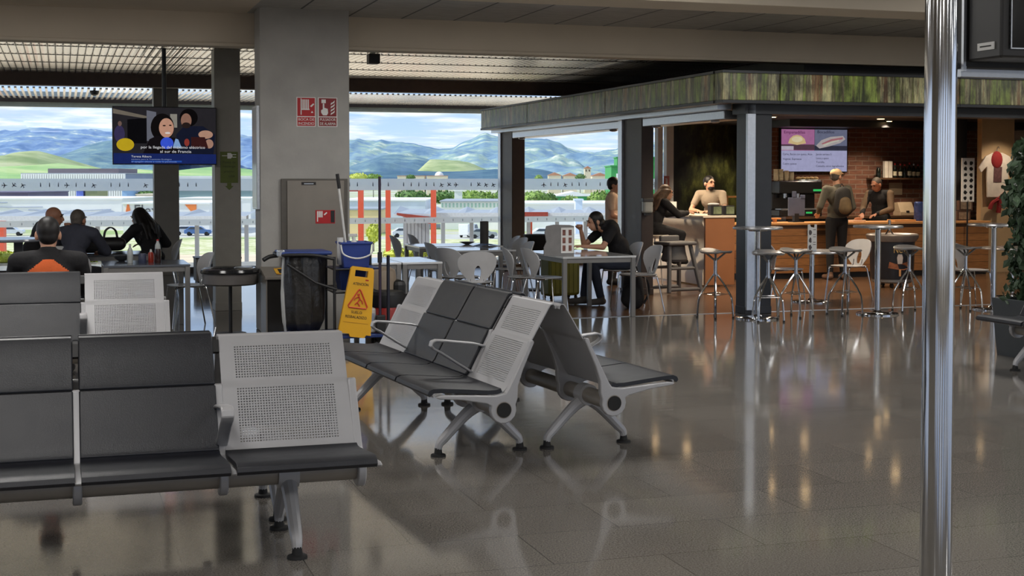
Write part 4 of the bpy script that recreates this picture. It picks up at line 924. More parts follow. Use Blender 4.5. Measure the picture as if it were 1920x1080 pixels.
# small things overhead
def ceil_obj(name, label, cat, px, py, z, prof, m):
    p = gp(px, py, z); t = thing(name, label, cat, W(p[0], p[1], z), 0); MB().lathe(prof, 20).obj('body', m, t); return t
ceil_obj('smoke_detector', 'small round white smoke detector under the grey panel ceiling', 'detector', 835, 40, 3.37, [(.06, 0), (.06, -.02), (.045, -.05), (.01, -.055)], M_WHITE)
t = ceil_obj('dome_camera', 'small dark dome camera under the slatted ceiling at left', 'camera', 177, 170, 3.146, [(.08, 0), (.08, -.03), (.06, -.07), (.02, -.09)], M_BLACK)
p = gp(700, 101, 3.146); t = thing('loudspeaker', 'small dark box loudspeaker under the slats right of the column', 'loudspeaker', W(p[0], p[1], 3.02), 0); MB().span((-.07, -.08, 0), (.07, .08, .126)).obj('body', M_BROWN, t, smooth=0, bevel=.01); MB().span((-.055, -.084, .012), (.055, -.079, .11)).obj('front_grille', M_BLACK, t, smooth=0)

# low cabinet by the glass and a dark tub
a = pv(368, 510, 21.4); b = pv(452, 510, 21.4); t = thing('low_cabinet', 'low grey cabinet with dark odds on top by the glass, behind the slim column', 'cabinet', W((a[0]+b[0])/2, 21.6), 0); w = b[0]-a[0]
MB().span((-w/2, -.2, .04), (w/2, .25, .38)).obj('body', mat('warm_grey_cabinet', rgb(140, 132, 124)[:3], .6), t, smooth=0, bevel=.006); MB().span((-w/2-.01, -.21, .38), (w/2+.01, .26, .405)).obj('top', M_DARK, t, smooth=0); MB().span((-w*.3, -.206, .22), (w*.3, -.199, .31)).obj('front_slot', M_DARK, t, smooth=0)
for x in (-w/2+.04, w/2-.04): MB().span((x-.02, -.18, 0), (x+.02, .22, .04)).obj('foot', M_BLACK, t, smooth=0)
a = pv(1008, 470, 18.8); t = thing('tapered_tub', 'black tapered tub on a short stand right of the dark window post', 'tub', W(a[0], 18.8), 0)
MB().lathe([(.10, .50), (.15, .56), (.20, .78), (.21, .80), (.17, .80), (.12, .58)], 28).obj('tub', M_BLACK, t, smooth=40); MB().cyl((0, 0, .02), (0, 0, .52), .03).lathe([(.16, 0), (.16, .02), (.03, .03)], 24).obj('stand', M_DARK, t)
# ================================================================ tables, chairs and stools
M_SHELL = mat('pale_grey_shell', rgb(196, 196, 198)[:3], .35, var=.04)
M_TOP = mat('white_laminate', rgb(206, 208, 210)[:3], .08, spec=.8, var=.04, scale=3)
M_LEGM = mat('grey_table_steel', rgb(128, 126, 124)[:3], .4, metal=.4, var=.05)
OUT = [(0, .80), (.10, .795), (.175, .77), (.222, .71), (.222, .64), (.185, .57), (.13, .505), (.085, .455), (0, .44)]
def outline_r(th, cz):
    """distance from the hole's centre to the outline of the chair back in direction th"""
    d = (abs(sin(th)), cos(th)); best = .05
    for (x0, z0), (x1, z1) in zip(OUT, OUT[1:]):
        ex, ez = x1-x0, z1-z0; den = d[0]*ez-d[1]*ex
        if abs(den) < 1e-9: continue
        t = (x0*ez-(z0-cz)*ex)/den; q = (x0*d[1]-(z0-cz)*d[0])/den
        if t > 0 and -1e-6 <= q <= 1+1e-6: best = t
    return best
def chair_back():
    n, cz = 40, .555; mb = MB(); vs = []; K = (0, .08, .5, .94, 1)
    for side in (0, 1):
        for k in K:
            for i in range(n):
                th = 2*pi*i/n; s = 1 if sin(th) >= 0 else -1
                h = Vector((.038*sin(th), .085*cos(th))); r = outline_r(th, cz); o = Vector((s*abs(sin(th))*r, cos(th)*r))
                q = h.lerp(o, k); x, z = q.x, cz+q.y
                y = .165+(z-.44)*.30-1.3*x*x+(.013 if side else 0)
                vs.append((x, y, z))
    m = len(K); fs = []
    for side in (0, 1):
        b = side*m*n
        for k in range(m-1):
            for i in range(n):
                f = (b+k*n+i, b+k*n+(i+1) % n, b+(k+1)*n+(i+1) % n, b+(k+1)*n+i); fs.append(f if side else tuple(reversed(f)))
    for i in range(n):
        j = (i+1) % n; fs.append((i, j, m*n+j, m*n+i)); a = (m-1)*n; fs.append((a+j, a+i, m*n+a+i, m*n+a+j))
    mb.add(vs, fs); return mb
def superdisc(w, d, z, t, n=32, dish=.012):
    mb = MB(); pr = [(0.02, -t), (.92, -t), (1, -t*.3), (1, 0), (.9, 0), (.5, -dish), (.02, -dish)]; vs = []
    for r, h in pr:
        for i in range(n):
            th = 2*pi*i/n; c_, s_ = cos(th), sin(th); e = lambda q: (abs(q)**.75)*(1 if q >= 0 else -1)
            vs.append((w/2*r*e(c_), d/2*r*e(s_), z+h))
    fs = []
    for k in range(len(pr)-1): fs += [(k*n+i, k*n+(i+1) % n, (k+1)*n+(i+1) % n, (k+1)*n+i) for i in range(n)]
    fs += [tuple(reversed(range(n))), tuple(range((len(pr)-1)*n, len(pr)*n))]
    mb.add(vs, fs); return mb
def make_chair(label, loc, rz):
    t = thing('cafe_chair', label, 'chair', loc, rz, 'pale shell chairs of the cafe')
    chair_back().obj('backrest', M_SHELL, t, smooth=50)
    superdisc(.42, .42, .455, .014).obj('seat', M_SHELL, t, smooth=50)
    for s in (-1, 1):
        MB().tube(smooth_path([(s*.10, -.06, .437), (s*.165, -.15, .43), (s*.18, -.17, .40), (s*.205, -.21, 0)], 4), .009, 8).obj('leg', M_CHROME, t)
        MB().tube(smooth_path([(s*.10, .05, .437), (s*.15, .14, .43), (s*.17, .17, .40), (s*.205, .25, 0)], 4), .009, 8).obj('leg', M_CHROME, t)
        MB().tube(smooth_path([(s*.06, -.02, .437), (s*.065, .10, .43), (s*.07, .165, .455), (s*.075, .185, .53)], 4), .008, 8).obj('back_support', M_CHROME, t)
    return t
CHAIRS = [  # px, py of the seat's foot on the floor, heading, label
 (768, 546, 90, 'cafe chair side-on by the window, first from the column, facing the round-shouldered chairs'),
 (801, 541, 90, 'cafe chair side-on by the window, second from the column, before the tall orange post'),
 (838, 572, 95, 'cafe chair between the long table and the table with the leaflet, farther of two'),
 (862, 590, 120, 'cafe chair pushed against the leaflet table, just left of the chair seen from behind'),
 (888, 603, 176, 'cafe chair seen squarely from behind with its oval cut-out in view'),
 (938, 549, -95, 'cafe chair right of the far window table, at the foot of the dark post'),
 (950, 556, -85, 'cafe chair in front of the dark window post, second of the row of three'),
 (960, 570, -90, 'cafe chair beside the leaflet table on its right, third of the row of three'),
 (985, 590, 80, 'left cafe chair of the pair at the near side of the menu stand table'),
 (1022, 592, 95, 'cafe chair tucked under the menu stand table with its seat in view'),
 (1163, 572, -92, 'cafe chair the woman in black sits on'),
 (1197, 584, -88, 'empty cafe chair at the right of the menu stand table with a backpack under it'),
 (192, 612, 75, 'cafe chair at the left side of the table with the sauce bottles'),
 (352, 612, -80, 'cafe chair at the right end of the table with the sauce bottles'),
 (302, 560, -100, 'cafe chair behind the long-haired woman, close to the window column'),
 (1474, 570, 70, 'white cafe chair before the wooden bar front, left of the menu card table'),
 (1590, 562, -75, 'white cafe chair right of the menu card table, beside the customer'),
 (1818, 572, 85, 'white cafe chair right of the chrome post, at the bar front')]
snapped = False
for i, (px, py, rz, lb) in enumerate(CHAIRS):
    p = gp(px, py)
    if i == 0: ch0 = make_chair(lb, W(p[0], p[1]), rz); snapshot()
    else: dup(ch0, W(p[0], p[1]), rz, lb)
# white slatted chair behind the second man
p = gp(140, 596); t = thing('slatted_chair', 'white folding slatted chair at the back of the grey-haired seated man', 'chair', W(p[0], p[1]), 150)
sb = [(.16, .44), (.19, .55), (.225, .68), (.26, .84)]
MB().sheet(sb, -.21, .21, .014, 3).obj('backrest', M_WHITE, t); MB().sheet([(-.21, .45), (0, .44), (.18, .44)], -.21, .21, .014, 3).obj('seat', M_WHITE, t)
for s in (-1, 1):
    MB().tube([(s*.22, -.2, .44), (s*.22, .22, 0)], .010, 8).obj('leg', M_CHROME, t); MB().tube([(s*.205, .17, .44), (s*.205, -.22, 0)], .010, 8).obj('leg', M_CHROME, t)
    MB().tube(smooth_path([(s*.225, .14, .42), (s*.225, .20, .6), (s*.225, .27, .86)], 4), .010, 8).obj('back_rail', M_CHROME, t)
def table(label, u0, u1, v0, v1, z=.71, top=None):
    w, d = u1-u0, v1-v0
    t = thing('cafe_table', label, 'table', W((u0+u1)/2, (v0+v1)/2), 0, 'square tables of the cafe')
    MB().span((-w/2, -d/2, z-.022), (w/2, d/2, z)).obj('tabletop', top or M_TOP, t, smooth=0, bevel=.003)
    a = MB(); k = .03
    for x in (-1, 1): a.span((x*(w/2-k)-.012, -d/2+k, z-.075), (x*(w/2-k)+.012, d/2-k, z-.022))
    for y in (-1, 1): a.span((-w/2+k, y*(d/2-k)-.012, z-.075), (w/2-k, y*(d/2-k)+.012, z-.022))
    a.obj('apron', M_LEGM, t, smooth=0)
    for x in (-1, 1):
        for y in (-1, 1): MB().span((x*(w/2-.028)-.025, y*(d/2-.028)-.025, 0), (x*(w/2-.028)+.025, y*(d/2-.028)+.025, z-.022)).obj('leg', M_LEGM, t, smooth=0, bevel=.004)
    return t
DARKTOP = mat('dark_glossy_top', rgb(92, 96, 104)[:3], .14, var=.05, scale=3)
table('grey glossy table with sauce bottles beside the second bench row', .40, 1.27, 14.74, 15.62, top=DARKTOP)
table('table where the group of three sits, its glossy top catching the sky', .12, 1.12, 16.9, 17.75, top=DARKTOP)
table('pale table close behind the cleaning cart, its left half hidden by it', 2.92, 3.43, 14.35, 15.35)
table('pale table right of the cleaning cart with a bare white top', 3.44, 3.88, 14.35, 15.35)
a = gp(968, 468, .71); table('cafe table with a blue leaflet on it, in front of the dark window post', a[0]-.92, a[0], a[1], a[1]+.9)
a = gp(948, 461, .71); table('far cafe table by the glass with a dark cylinder and a bowl on it', a[0]-1.15, a[0], a[1]+.1, a[1]+.95)
table('cafe table with the white menu stand where the woman in black sits', 5.42, 6.32, 14.80, 16.25)
# stools
def make_stool(label, loc, rz):
    t = thing('bar_stool', label, 'stool', loc, rz, 'chrome bar stools at the high tables')
    mb = superdisc(.36, .34, .765, .02, 32, .018); mb.v = [(x, y, z+(.035*max(0, (y-.05)/.12)**1.5 if y > .05 else 0)+(.012 if y < -.14 else 0)) for x, y, z in mb.v]
    mb.obj('seat', mat('brushed_seat_metal', rgb(184, 184, 186)[:3], .28, metal=.7) if 'brushed_seat_metal' not in MATS else MATS['brushed_seat_metal'], t, smooth=50)
    a = MB()
    for q in range(4): an = pi/4+q*pi/2; a.tube(smooth_path([(0, 0, .655), (.035*cos(an), .035*sin(an), .685), (.11*cos(an), .11*sin(an), .748)], 4), .011, 8)
    a.obj('seat_support', M_LEGM, t)
    MB().cyl((0, 0, .50), (0, 0, .69), .021).cyl((0, 0, .485), (0, 0, .51), .03).obj('stem', M_CHROME, t)
    for q in range(4):
        an = pi/4+q*pi/2; c_, s_ = cos(an), sin(an)
        l = MB().tube(smooth_path([(.018*c_, .018*s_, .50), (.09*c_, .09*s_, .40), (.165*c_, .165*s_, .275), (.19*c_, .19*s_, .20), (.205*c_, .205*s_, .012)], 4), .011, 8).obj('leg', M_CHROME, t)
        MB().cyl((.205*c_, .205*s_, 0), (.205*c_, .205*s_, .02), .014, n=10).obj('foot', M_RUBBER, l)
    r = [(.165*cos(pi/4+q*pi/2), .165*sin(pi/4+q*pi/2), .275) for q in range(4)]
    MB().tube(r, .008, 8, closed=True).obj('foot_ring', M_CHROME, t)
    return t
ST = [(1341, 600, 20, 'bar stool standing alone at the left, in front of the wooden counter end'), (1440, 606, -15, 'bar stool just right of the high table by the charcoal cafe post'),
 (1492, 598, 30, 'bar stool left of the menu card table, second from the charcoal post'), (1584, 595, 5, 'bar stool at the right of the menu card table in front of the white chair'),
 (1704, 588, -10, 'bar stool in front of the round ice cream cooler'), (1810, 585, 25, 'bar stool just right of the chrome post')]
for i, (px, py, rz, lb) in enumerate(ST):
    p = gp(px, py-4)
    if i == 0: s0 = make_stool(lb, W(p[0], p[1]), rz); snapshot()
    else: dup(s0, W(p[0], p[1]), rz, lb)
def round_table(label, px, py, z, r, name='high_table'):
    p = gp(px, py); t = thing(name, label, 'table', W(p[0], p[1]), 0, 'round chrome tables in front of the cafe')
    MB().lathe([(r-.03, z-.03), (r-.005, z-.028), (r, z-.015), (r-.005, z-.002), (r-.02, z), (.01, z)], 40).obj('tabletop', MATS['brushed_seat_metal'], t, smooth=40)
    MB().lathe([(.10, z-.05), (.12, z-.03)], 20).cyl((0, 0, .02), (0, 0, z-.03), .034, n=24).obj('pole', M_CHROME, t)
    MB().lathe([(.25, 0), (.25, .012), (.235, .022), (.06, .03), (.04, .05)], 40).obj('base', M_CHROME, t, smooth=40)
    return t
round_table('high round chrome table standing before the charcoal cafe post', 1420, 597, 1.05, .285)
round_table('high round chrome table in the middle, left of the ice cream cooler', 1645, 589, 1.05, .29)
round_table('low round table with the upright menu card on it', 1522, 566, .67, .45, 'round_table')
round_table('high round chrome table partly behind the shrub', 1862, 580, 1.05, .31)
round_table('low round table right of the chrome post, half hidden by the shrub', 1897, 556, .67, .42, 'round_table')
p = at(35, 500, 12.9); t = thing('high_table', 'black high table on a thick square leg at the left edge', 'table', (p.x, p.y, 0), 0)
MB().lathe([(.01, 1.02), (.36, 1.02), (.365, 1.03), (.36, 1.045), (.01, 1.045)], 40, (-.12, 0, 0)).obj('tabletop', DARKTOP, t)
MB().span((-.04, -.04, .02), (.04, .04, 1.02)).obj('leg', M_DARK, t, smooth=0, bevel=.004); MB().span((-.24, -.24, 0), (.24, .24, .02)).obj('base', M_DARK, t, smooth=0, bevel=.004)
# ================================================================ things on the tables
def on(px, py, z): p = gp(px, py, z); return W(p[0], p[1], z)
def bottle(name, label, cat, loc, prof, m, capm=None, cap=None, group=None, band=None):
    t = thing(name, label, cat, loc, 0, group); MB().lathe(prof, 16).obj('body', m, t, smooth=50)
    if cap: MB().lathe(cap, 14).obj('cap', capm, t, smooth=50)
    if band: MB().lathe(band[0], 16).obj('sticker', band[1], t, smooth=50)
    return t
CLEARP = mat('clear_plastic', rgb(176, 180, 178)[:3], .15, var=.1); KETCH = mat('ketchup_red', rgb(170, 52, 34)[:3], .3); COLA = mat('cola_brown', rgb(46, 22, 18)[:3], .15)
BP = [(.028, 0), (.031, .01), (.031, .11), (.024, .14), (.011, .165), (.011, .18)]
bottle('sauce_bottle', 'clear oil bottle standing on the table by the second bench row', 'bottle', on(244, 493, .71), BP, CLEARP, M_WHITE, [(.012, .18), (.012, .20)])
bottle('sauce_bottle', 'red sauce bottle on the table by the second bench row', 'bottle', on(283, 492, .71), [(.03, 0), (.032, .01), (.03, .09), (.02, .11)], KETCH, M_WHITE, [(.014, .11), (.008, .14)])
bottle('soft_drink_bottle', 'cola bottle with clear neck on the table by the second bench row', 'bottle', on(296, 493, .71), [(.032, 0), (.034, .01), (.034, .12), (.03, .15)], COLA, M_RED, [(.013, .235), (.013, .25)], band=([(.03, .15), (.026, .19), (.012, .225), (.012, .235)], CLEARP))
bottle('napkin_holder', 'small dark napkin holder on the table by the second bench row', 'napkin holder', on(267, 493, .71), [(.04, 0), (.042, .01), (.04, .09), (.035, .10)], mat('navy_plastic', rgb(52, 58, 84)[:3], .4))
bottle('bowl', 'dark shallow bowl on the table by the second bench row', 'bowl', on(228, 490, .71), [(.03, 0), (.07, .03), (.08, .06), (.075, .06), (.05, .03)], M_DARK)
fa = gp(948, 461, .71); a = pv(908, 456, fa[1]+.45)
t = thing('table_cylinder', 'tall dark cylinder standing on the far window table', 'cylinder', W(a[0], a[1], .71), 0); MB().lathe([(.055, 0), (.058, .01), (.058, .31), (.05, .315)], 24).obj('body', mat('dark_grey_cardboard', rgb(70, 68, 66)[:3], .6, var=.2), t, smooth=40)
bottle('bowl', 'dark low dish on the far window table left of the cylinder', 'bowl', W(pv(876, 452, fa[1]+.55)[0], fa[1]+.55, .711), [(.03, 0), (.08, .02), (.11, .035), (.10, .035), (.05, .02)], M_DARK)
a = gp(915, 462, .71); t = thing('leaflet', 'folded blue and white leaflet lying on the middle cafe table', 'leaflet', W(a[0], a[1]+.1, .711), 20)
lf_ = MB(); lf_.add([(-.15, -.1, .001), (0, -.1, .03), (0, .1, .03), (-.15, .1, .001), (.15, -.1, .001), (.15, .1, .001)], [(0, 1, 2, 3), (1, 4, 5, 2)]); lf_.obj('sheet', mat('blue_print', rgb(90, 130, 190)[:3], .5, var=.4, scale=14), t, smooth=0)
# menu stand on the woman's table: grey wavy board with six product pictures
a = gp(1053, 480, .71); t = thing('menu_stand', 'grey board menu stand with six small food pictures on the table', 'menu stand', W(a[0], a[1]+.05, .71), 0)
MB().prism([(-.20, 0), (.17, 0), (.17, .34), (.12, .355), (-.08, .36), (-.17, .345), (-.19, .27), (-.17, .16), (-.2, .1)], -.01, .01, 'y').obj('board', mat('mid_grey_board', rgb(132, 130, 130)[:3], .6), t, smooth=0, bevel=.003)
c_ = MB().span((.005, -.02, .03), (.16, -.011, .325)).obj('card', M_PAPER, t, smooth=0)
for i in range(3):
    for j in range(2):
        MB().span((.022+j*.075, -.024, .055+i*.09), (.058+j*.075, -.019, .12+i*.09)).obj('food_picture', mat('food_print', rgb(132, 84, 72)[:3], .5, var=.5, scale=30) if 'food_print' not in MATS else MATS['food_print'], c_, smooth=0)
# upright menu card on the low round table
a = gp(1522, 566); a = (a[0]-.10, a[1]-.12); t = thing('menu_card', 'upright white menu card with dark drawings on the low round table', 'menu', W(a[0], a[1]-.05, .671), 0)
MB().prism([(-.065, 0), (.065, 0), (.065, .34), (.035, .345), (.03, .30), (-.02, .31), (-.035, .345), (-.065, .34)], -.003, .003, 'y').obj('card', M_PAPER, t, smooth=0)
d = MB(); rm = random.Random(2)
for z in (.05, .14, .24):
    d.prism([(-.03+.022*cos(q*pi/5)*(.7+.5*rm.random()), z+.034*sin(q*pi/5)*(.7+.5*rm.random())) for q in range(10)], -.006, -.003, 'y')
for z in (.08, .11, .18, .21, .27): d.span((.012, -.006, z), (.05, -.003, z+.007))
d.obj('drawings', mat('grey_print_ink', rgb(92, 86, 88)[:3], .6), t, smooth=0); MB().span((-.05, -.03, 0), (.05, .03, .012)).obj('base', M_SILVER, t, smooth=0)
# luggage
a = gp(1040, 556); t = thing('suitcase', 'olive green hard suitcase standing under the menu stand table', 'suitcase', W(a[0]-.05, a[1]-.35), 12)
MB().span((-.24, -.13, .045), (.24, .13, .66)).obj('shell', mat('olive_suitcase', rgb(104, 104, 34)[:3], .4, var=.1), t, smooth=0, bevel=.04)
for x in (-.19, .19):
    for y in (-.09, .09): MB().cyl((x-.012, y, .024), (x+.012, y, .024), .024, n=14).obj('wheel', M_RUBBER, t)
MB().tube([(-.08, .1, .66), (-.08, .1, .70), (.08, .1, .70), (.08, .1, .66)], .009, 8).obj('handle', M_BLACK, t)
r = MB()
for i in range(7): r.span((-.21+i*.07-.008, -.135, .08), (-.21+i*.07+.008, .135, .63))
r.obj('ribs', MATS['olive_suitcase'], t, smooth=0)
def backpack(name, label, loc, rz, s=1.0, m=None, m2=None, parent_only=False):
    t = thing(name, label, 'backpack', loc, rz); m = m or mat('black_backpack_cloth', rgb(30, 30, 33)[:3], .8, bump=.2, bscale=80)
    b = MB().cap((0, 0, .13*s), (0, .0, .34*s), .15*s, .125*s, 14, 5); b.v = [(x*1.05, y*.75, z) for x, y, z in b.v]; b.obj('body', m, t, smooth=60)
    b = MB().cap((0, -.10*s, .12*s), (0, -.09*s, .22*s), .10*s, .085*s, 14, 5); b.v = [(x*1.1, y*.85, z) for x, y, z in b.v]; b.obj('front_pocket', m2 or m, t, smooth=60)
    for q in (-1, 1): MB().tube(smooth_path([(q*.07*s, .09*s, .40*s), (q*.09*s, .18*s, .33*s), (q*.10*s, .19*s, .18*s), (q*.09*s, .10*s, .06*s)], 4), .014*s, 8).obj('shoulder_strap', m, t)
    MB().tube(smooth_path([(-.03*s, .05*s, .46*s), (0, .06*s, .51*s), (.03*s, .05*s, .46*s)], 4), .009*s, 8).obj('grab_loop', m, t)
    return t
a = gp(1187, 578); backpack('backpack', 'black backpack on the floor under the empty chair, strap trailing right', W(a[0], a[1], 0), -60, 1.0)
# ================================================================ cleaning cart beside the column
def C2(px, py, v=13.1):
    p = pv(px, py, v); return p
ct = thing('cleaning_cart', 'cleaning trolley with blue deck and black bag frame in front of the column', 'cleaning cart', W(2.55, 13.2), 0)
BLUE = mat('trolley_blue', rgb(34, 58, 122)[:3], .45, var=.08); BLUE2 = mat('bucket_blue', rgb(44, 66, 140)[:3], .4, var=.08)
# local: x along u from -0.6 to +0.45
MB().span((-.14, -.27, .085), (.50, .27, .125)).obj('deck', BLUE, ct, smooth=0, bevel=.012)
MB().span((-.62, -.25, .085), (-.14, .25, .12)).obj('bag_deck', BLUE, ct, smooth=0, bevel=.01)
for x in (-.10, .34):
    for y in (-.22, .22): MB().tube([(x, y, .11), (x, y, .86)], .014, 10).obj('upright', M_BLACK, ct)
for z in (.52, .74):
    MB().tube([(-.10, -.22, z), (.34, -.22, z), (.34, .22, z), (-.10, .22, z)], .012, 8, closed=True).obj('shelf_frame', M_BLACK, ct)
MB().span((-.10, -.22, .735), (.34, .22, .75)).obj('upper_shelf', BLUE, ct, smooth=0)
MB().tube(smooth_path([(-.10, -.22, .84), (-.3, -.23, .88), (-.52, -.23, .885), (-.60, -.2, .885), (-.62, 0, .885), (-.60, .2, .885), (-.52, .23, .885), (-.1, .22, .84)], 4), .016, 10).obj('bag_ring', M_BLACK, ct)
MB().span((-.60, -.235, .88), (-.12, .235, .915)).obj('bag_lid', BLUE, ct, smooth=0, bevel=.014)
MB().box((-.60, -.18, .90), (.07, .09, .07)).obj('ring_clamp', M_SILVER, ct, smooth=0, bevel=.015)
MB().tube(smooth_path([(-.60, 0, .87), (-.68, 0, .86), (-.74, -.02, .83)], 4), .02, 10).obj('push_handle', M_BLACK, ct)
MB().tube([(-.55, -.235, .80), (-.28, -.24, .62), (-.08, -.225, .55)], .013, 8).obj('brace', M_BLACK, ct)
for x in (-.55, .42):
    for y in (-.2, .2):
        MB().cyl((x, y-.014, .042), (x, y+.014, .042), .042, n=16).obj('castor', M_RUBBER, ct)
BAG = mat('black_bin_bag', rgb(40, 38, 36)[:3], .32, var=.25, scale=8, bump=.5, bscale=14)
bg = MB(); n = 36; prof = [(.86, .95), (.80, 1.0), (.60, .97), (.40, .99), (.25, .93), (.15, .72), (.13, .3)]; vs = []
for z, k in prof:
    for i in range(n):
        th = 2*pi*i/n; w = 1+.06*sin(th*9+z*5)+.04*sin(th*17)
        vs.append((-.355+.20*k*w*cos(th), .19*k*w*sin(th), z))
bg.add(vs, [(k*n+i, k*n+(i+1) % n, (k+1)*n+(i+1) % n, (k+1)*n+i) for k in range(len(prof)-1) for i in range(n)]+[tuple(range((len(prof)-1)*n, len(prof)*n))])
tb = thing('bin_bag', 'black rubbish bag hanging in the frame of the cleaning trolley', 'bag', W(2.55, 13.2), 0); bg.obj('film', BAG, tb, smooth=60)
MB().tube(smooth_path([(-.57, -.16, .86), (-.585, -.17, .6), (-.57, -.15, .3), (-.55, -.12, .16)], 4), [.012]*5+[.018]*5+[.012]*3, 8).obj('clear_fold', mat('clear_bag_film', rgb(170, 172, 172)[:3], .25), tb)
# bucket, bottles and tools carried on the trolley
def on_cart(name, label, cat, x, y, z, rz=0): return thing(name, label, cat, W(2.55+x, 13.2+y, z), rz)
t = on_cart('bucket', 'blue square bucket with white handle on top of the trolley', 'bucket', .12, -.06, .752)
MB().lathe([(.17, 0), (.20, .22), (.215, .225), (.215, .245), (.195, .245), (.165, .02), (.01, .02)], 4).obj('body', BLUE2, t, smooth=0, bevel=.01).rotation_euler = (0, 0, pi/4)
MB().tube(smooth_path([(-.155, -.15, .22), (-.13, -.17, .13), (0, -.175, .09), (.13, -.17, .13), (.155, -.15, .22)], 5), .008, 8).obj('handle', mat('white_plastic', rgb(210, 210, 208)[:3], .4), t)
t = on_cart('bucket', 'second blue bucket on the deck below the shelf of the trolley', 'bucket', .10, .03, .53); MB().lathe([(.15, 0), (.19, .19), (.20, .20), (.18, .20), (.14, .02), (.01, .02)], 4).obj('body', BLUE, t, smooth=0, bevel=.01).rotation_euler = (0, 0, pi/4)
WP = MATS['white_plastic']
t = on_cart('spray_bottle', 'white trigger spray bottle standing in the blue bucket', 'spray bottle', .13, -.02, .775)
MB().lathe([(.045, 0), (.05, .02), (.048, .17), (.03, .215), (.015, .24), (.015, .26)], 16).obj('body', mat('milky_plastic', rgb(206, 206, 204)[:3], .35), t, smooth=50)
MB().span((-.055, -.015, .265), (.03, .015, .295)).span((-.02, -.01, .24), (-.008, .01, .27)).obj('trigger', WP, t, smooth=0, bevel=.004)
t = on_cart('cleaner_bottle', 'beige cleaner bottle beside the spray bottle in the blue bucket', 'bottle', .21, -.03, .775); MB().lathe([(.05, 0), (.055, .02), (.053, .17), (.04, .20), (.02, .21)], 16).obj('body', mat('beige_bottle', rgb(160, 146, 128)[:3], .4), t, smooth=50)
t = on_cart('cleaner_bottle', 'small white capped bottle at the left of the blue bucket', 'bottle', -.01, -.05, .775); MB().lathe([(.03, 0), (.033, .02), (.032, .19), (.03, .21), (.03, .26)], 16).obj('body', WP, t, smooth=50)
# flat mop with dark grip leaning over the bucket
g1, g2 = C2(634, 326), C2(665, 412)
t = on_cart('mop', 'mop with white handle and dark grip leaning up from the blue bucket', 'mop', 0, 0, 0)
L_ = lambda q, y=0: (q[0]-2.55, y, q[2])
MB().tube([L_((2.615, 0, .80)), L_((2.60, 0, 1.0)), L_((g1[0]+.025, 0, g1[2]-.13))], .011, 10).obj('pole', WP, t); MB().tube([L_((g1[0]+.03, 0, g1[2]-.14)), L_((g1[0]+.01, 0, g1[2]))], .017, 10).obj('grip', M_BLACK, t)
t = on_cart('broom', 'long dark broom pole standing upright at the right end of the trolley', 'broom', .33, -.26, 0)
MB().tube([(0, 0, .13), (0, 0, 1.62)], .013, 10).obj('pole', mat('dark_violet_pole', rgb(48, 36, 56)[:3], .4), t); MB().cyl((0, 0, .80), (0, 0, .90), .022).obj('clip', M_BLACK, t)
MB().span((-.04, -.03, .13), (.05, .03, .30)).obj('head', M_BLACK, t, smooth=0, bevel=.01)
t = on_cart('dustpan_brush', 'short-handled grey brush standing on the blue deck', 'brush', .42, -.22, .126)
MB().tube([(0, 0, .10), (.0, 0, .74)], .016, 10).obj('handle', mat('dark_blue_handle', rgb(28, 30, 44)[:3], .4), t); MB().lathe([(.065, 0), (.06, .06), (.035, .12)], 16, sy=.5).obj('bristles', mat('grey_bristles', rgb(88, 86, 88)[:3], .9, bump=.5, bscale=200), t)
t = on_cart('paper_roll', 'white paper roll standing on the blue deck behind the yellow sign', 'paper roll', .02, -.17, .126); MB().lathe([(.055, 0), (.055, .17), (.02, .17)], 20).obj('roll', M_PAPER, t)
t = on_cart('cleaner_box', 'pale blue and white packet on the blue deck behind the yellow sign', 'packet', .14, -.15, .126); MB().span((-.07, -.05, 0), (.07, .05, .15)).obj('box', mat('pale_blue_packet', rgb(186, 206, 224)[:3], .5, var=.15), t, smooth=0, bevel=.004)
t = on_cart('cleaner_canister', 'white canister on the blue deck at the right of the yellow sign', 'canister', .25, -.17, .126); MB().span((-.05, -.06, 0), (.05, .06, .24)).obj('body', WP, t, smooth=0, bevel=.02); MB().cyl((0, 0, .24), (0, 0, .27), .02).obj('cap', BLUE, t); MB().span((-.02, -.064, .05), (.035, -.058, .19)).obj('sticker', M_ICON, t, smooth=0)
# the yellow caution sign hung on the front of the trolley
sg = on_cart('caution_sign', 'yellow wet-floor sign hanging tilted on the front of the trolley', 'sign', .07, -.30, .13)
sg.rotation_euler = (R(-3), R(8), A)
SY = mat('caution_yellow', rgb(222, 166, 26)[:3], .42, var=.06, scale=3)
out = [(-.155, 0), (-.05, 0), (-.03, -.03), (.11, -.03), (.16, 0), (.118, .62), (.10, .64), (-.09, .64), (-.108, .62)]
hole = [(-.06, .55), (.06, .55), (.06, .60), (-.06, .60)]
b = MB()
b.prism([(-.155, 0), (-.05, 0), (-.035, -.028), (.10, -.028), (.115, 0), (.16, 0), (.122, .545), (-.112, .545)], -.008, .008, 'y').prism([(-.112, .545), (-.062, .545), (-.062, .605), (-.108, .62)], -.008, .008, 'y').prism([(.062, .545), (.122, .545), (.116, .62), (.062, .605)], -.008, .008, 'y').prism([(-.108, .62), (-.062, .605), (.062, .605), (.116, .62), (.10, .638), (-.09, .638)], -.008, .008, 'y')
b.obj('front_board', SY, sg, smooth=0)
b2 = MB(); b2.v = [(x, y+.03, z) for x, y, z in b.v]; b2.f = list(b.f); b2.m = list(b.m); b2.obj('rear_board', SY, sg, smooth=0)
RL = mat('warning_red', rgb(190, 60, 30)[:3], .5)
tri = [Vector((0, -.012, .43)), Vector((.092, -.012, .255)), Vector((.08, -.012, .24)), Vector((-.08, -.012, .24)), Vector((-.092, -.012, .255))]
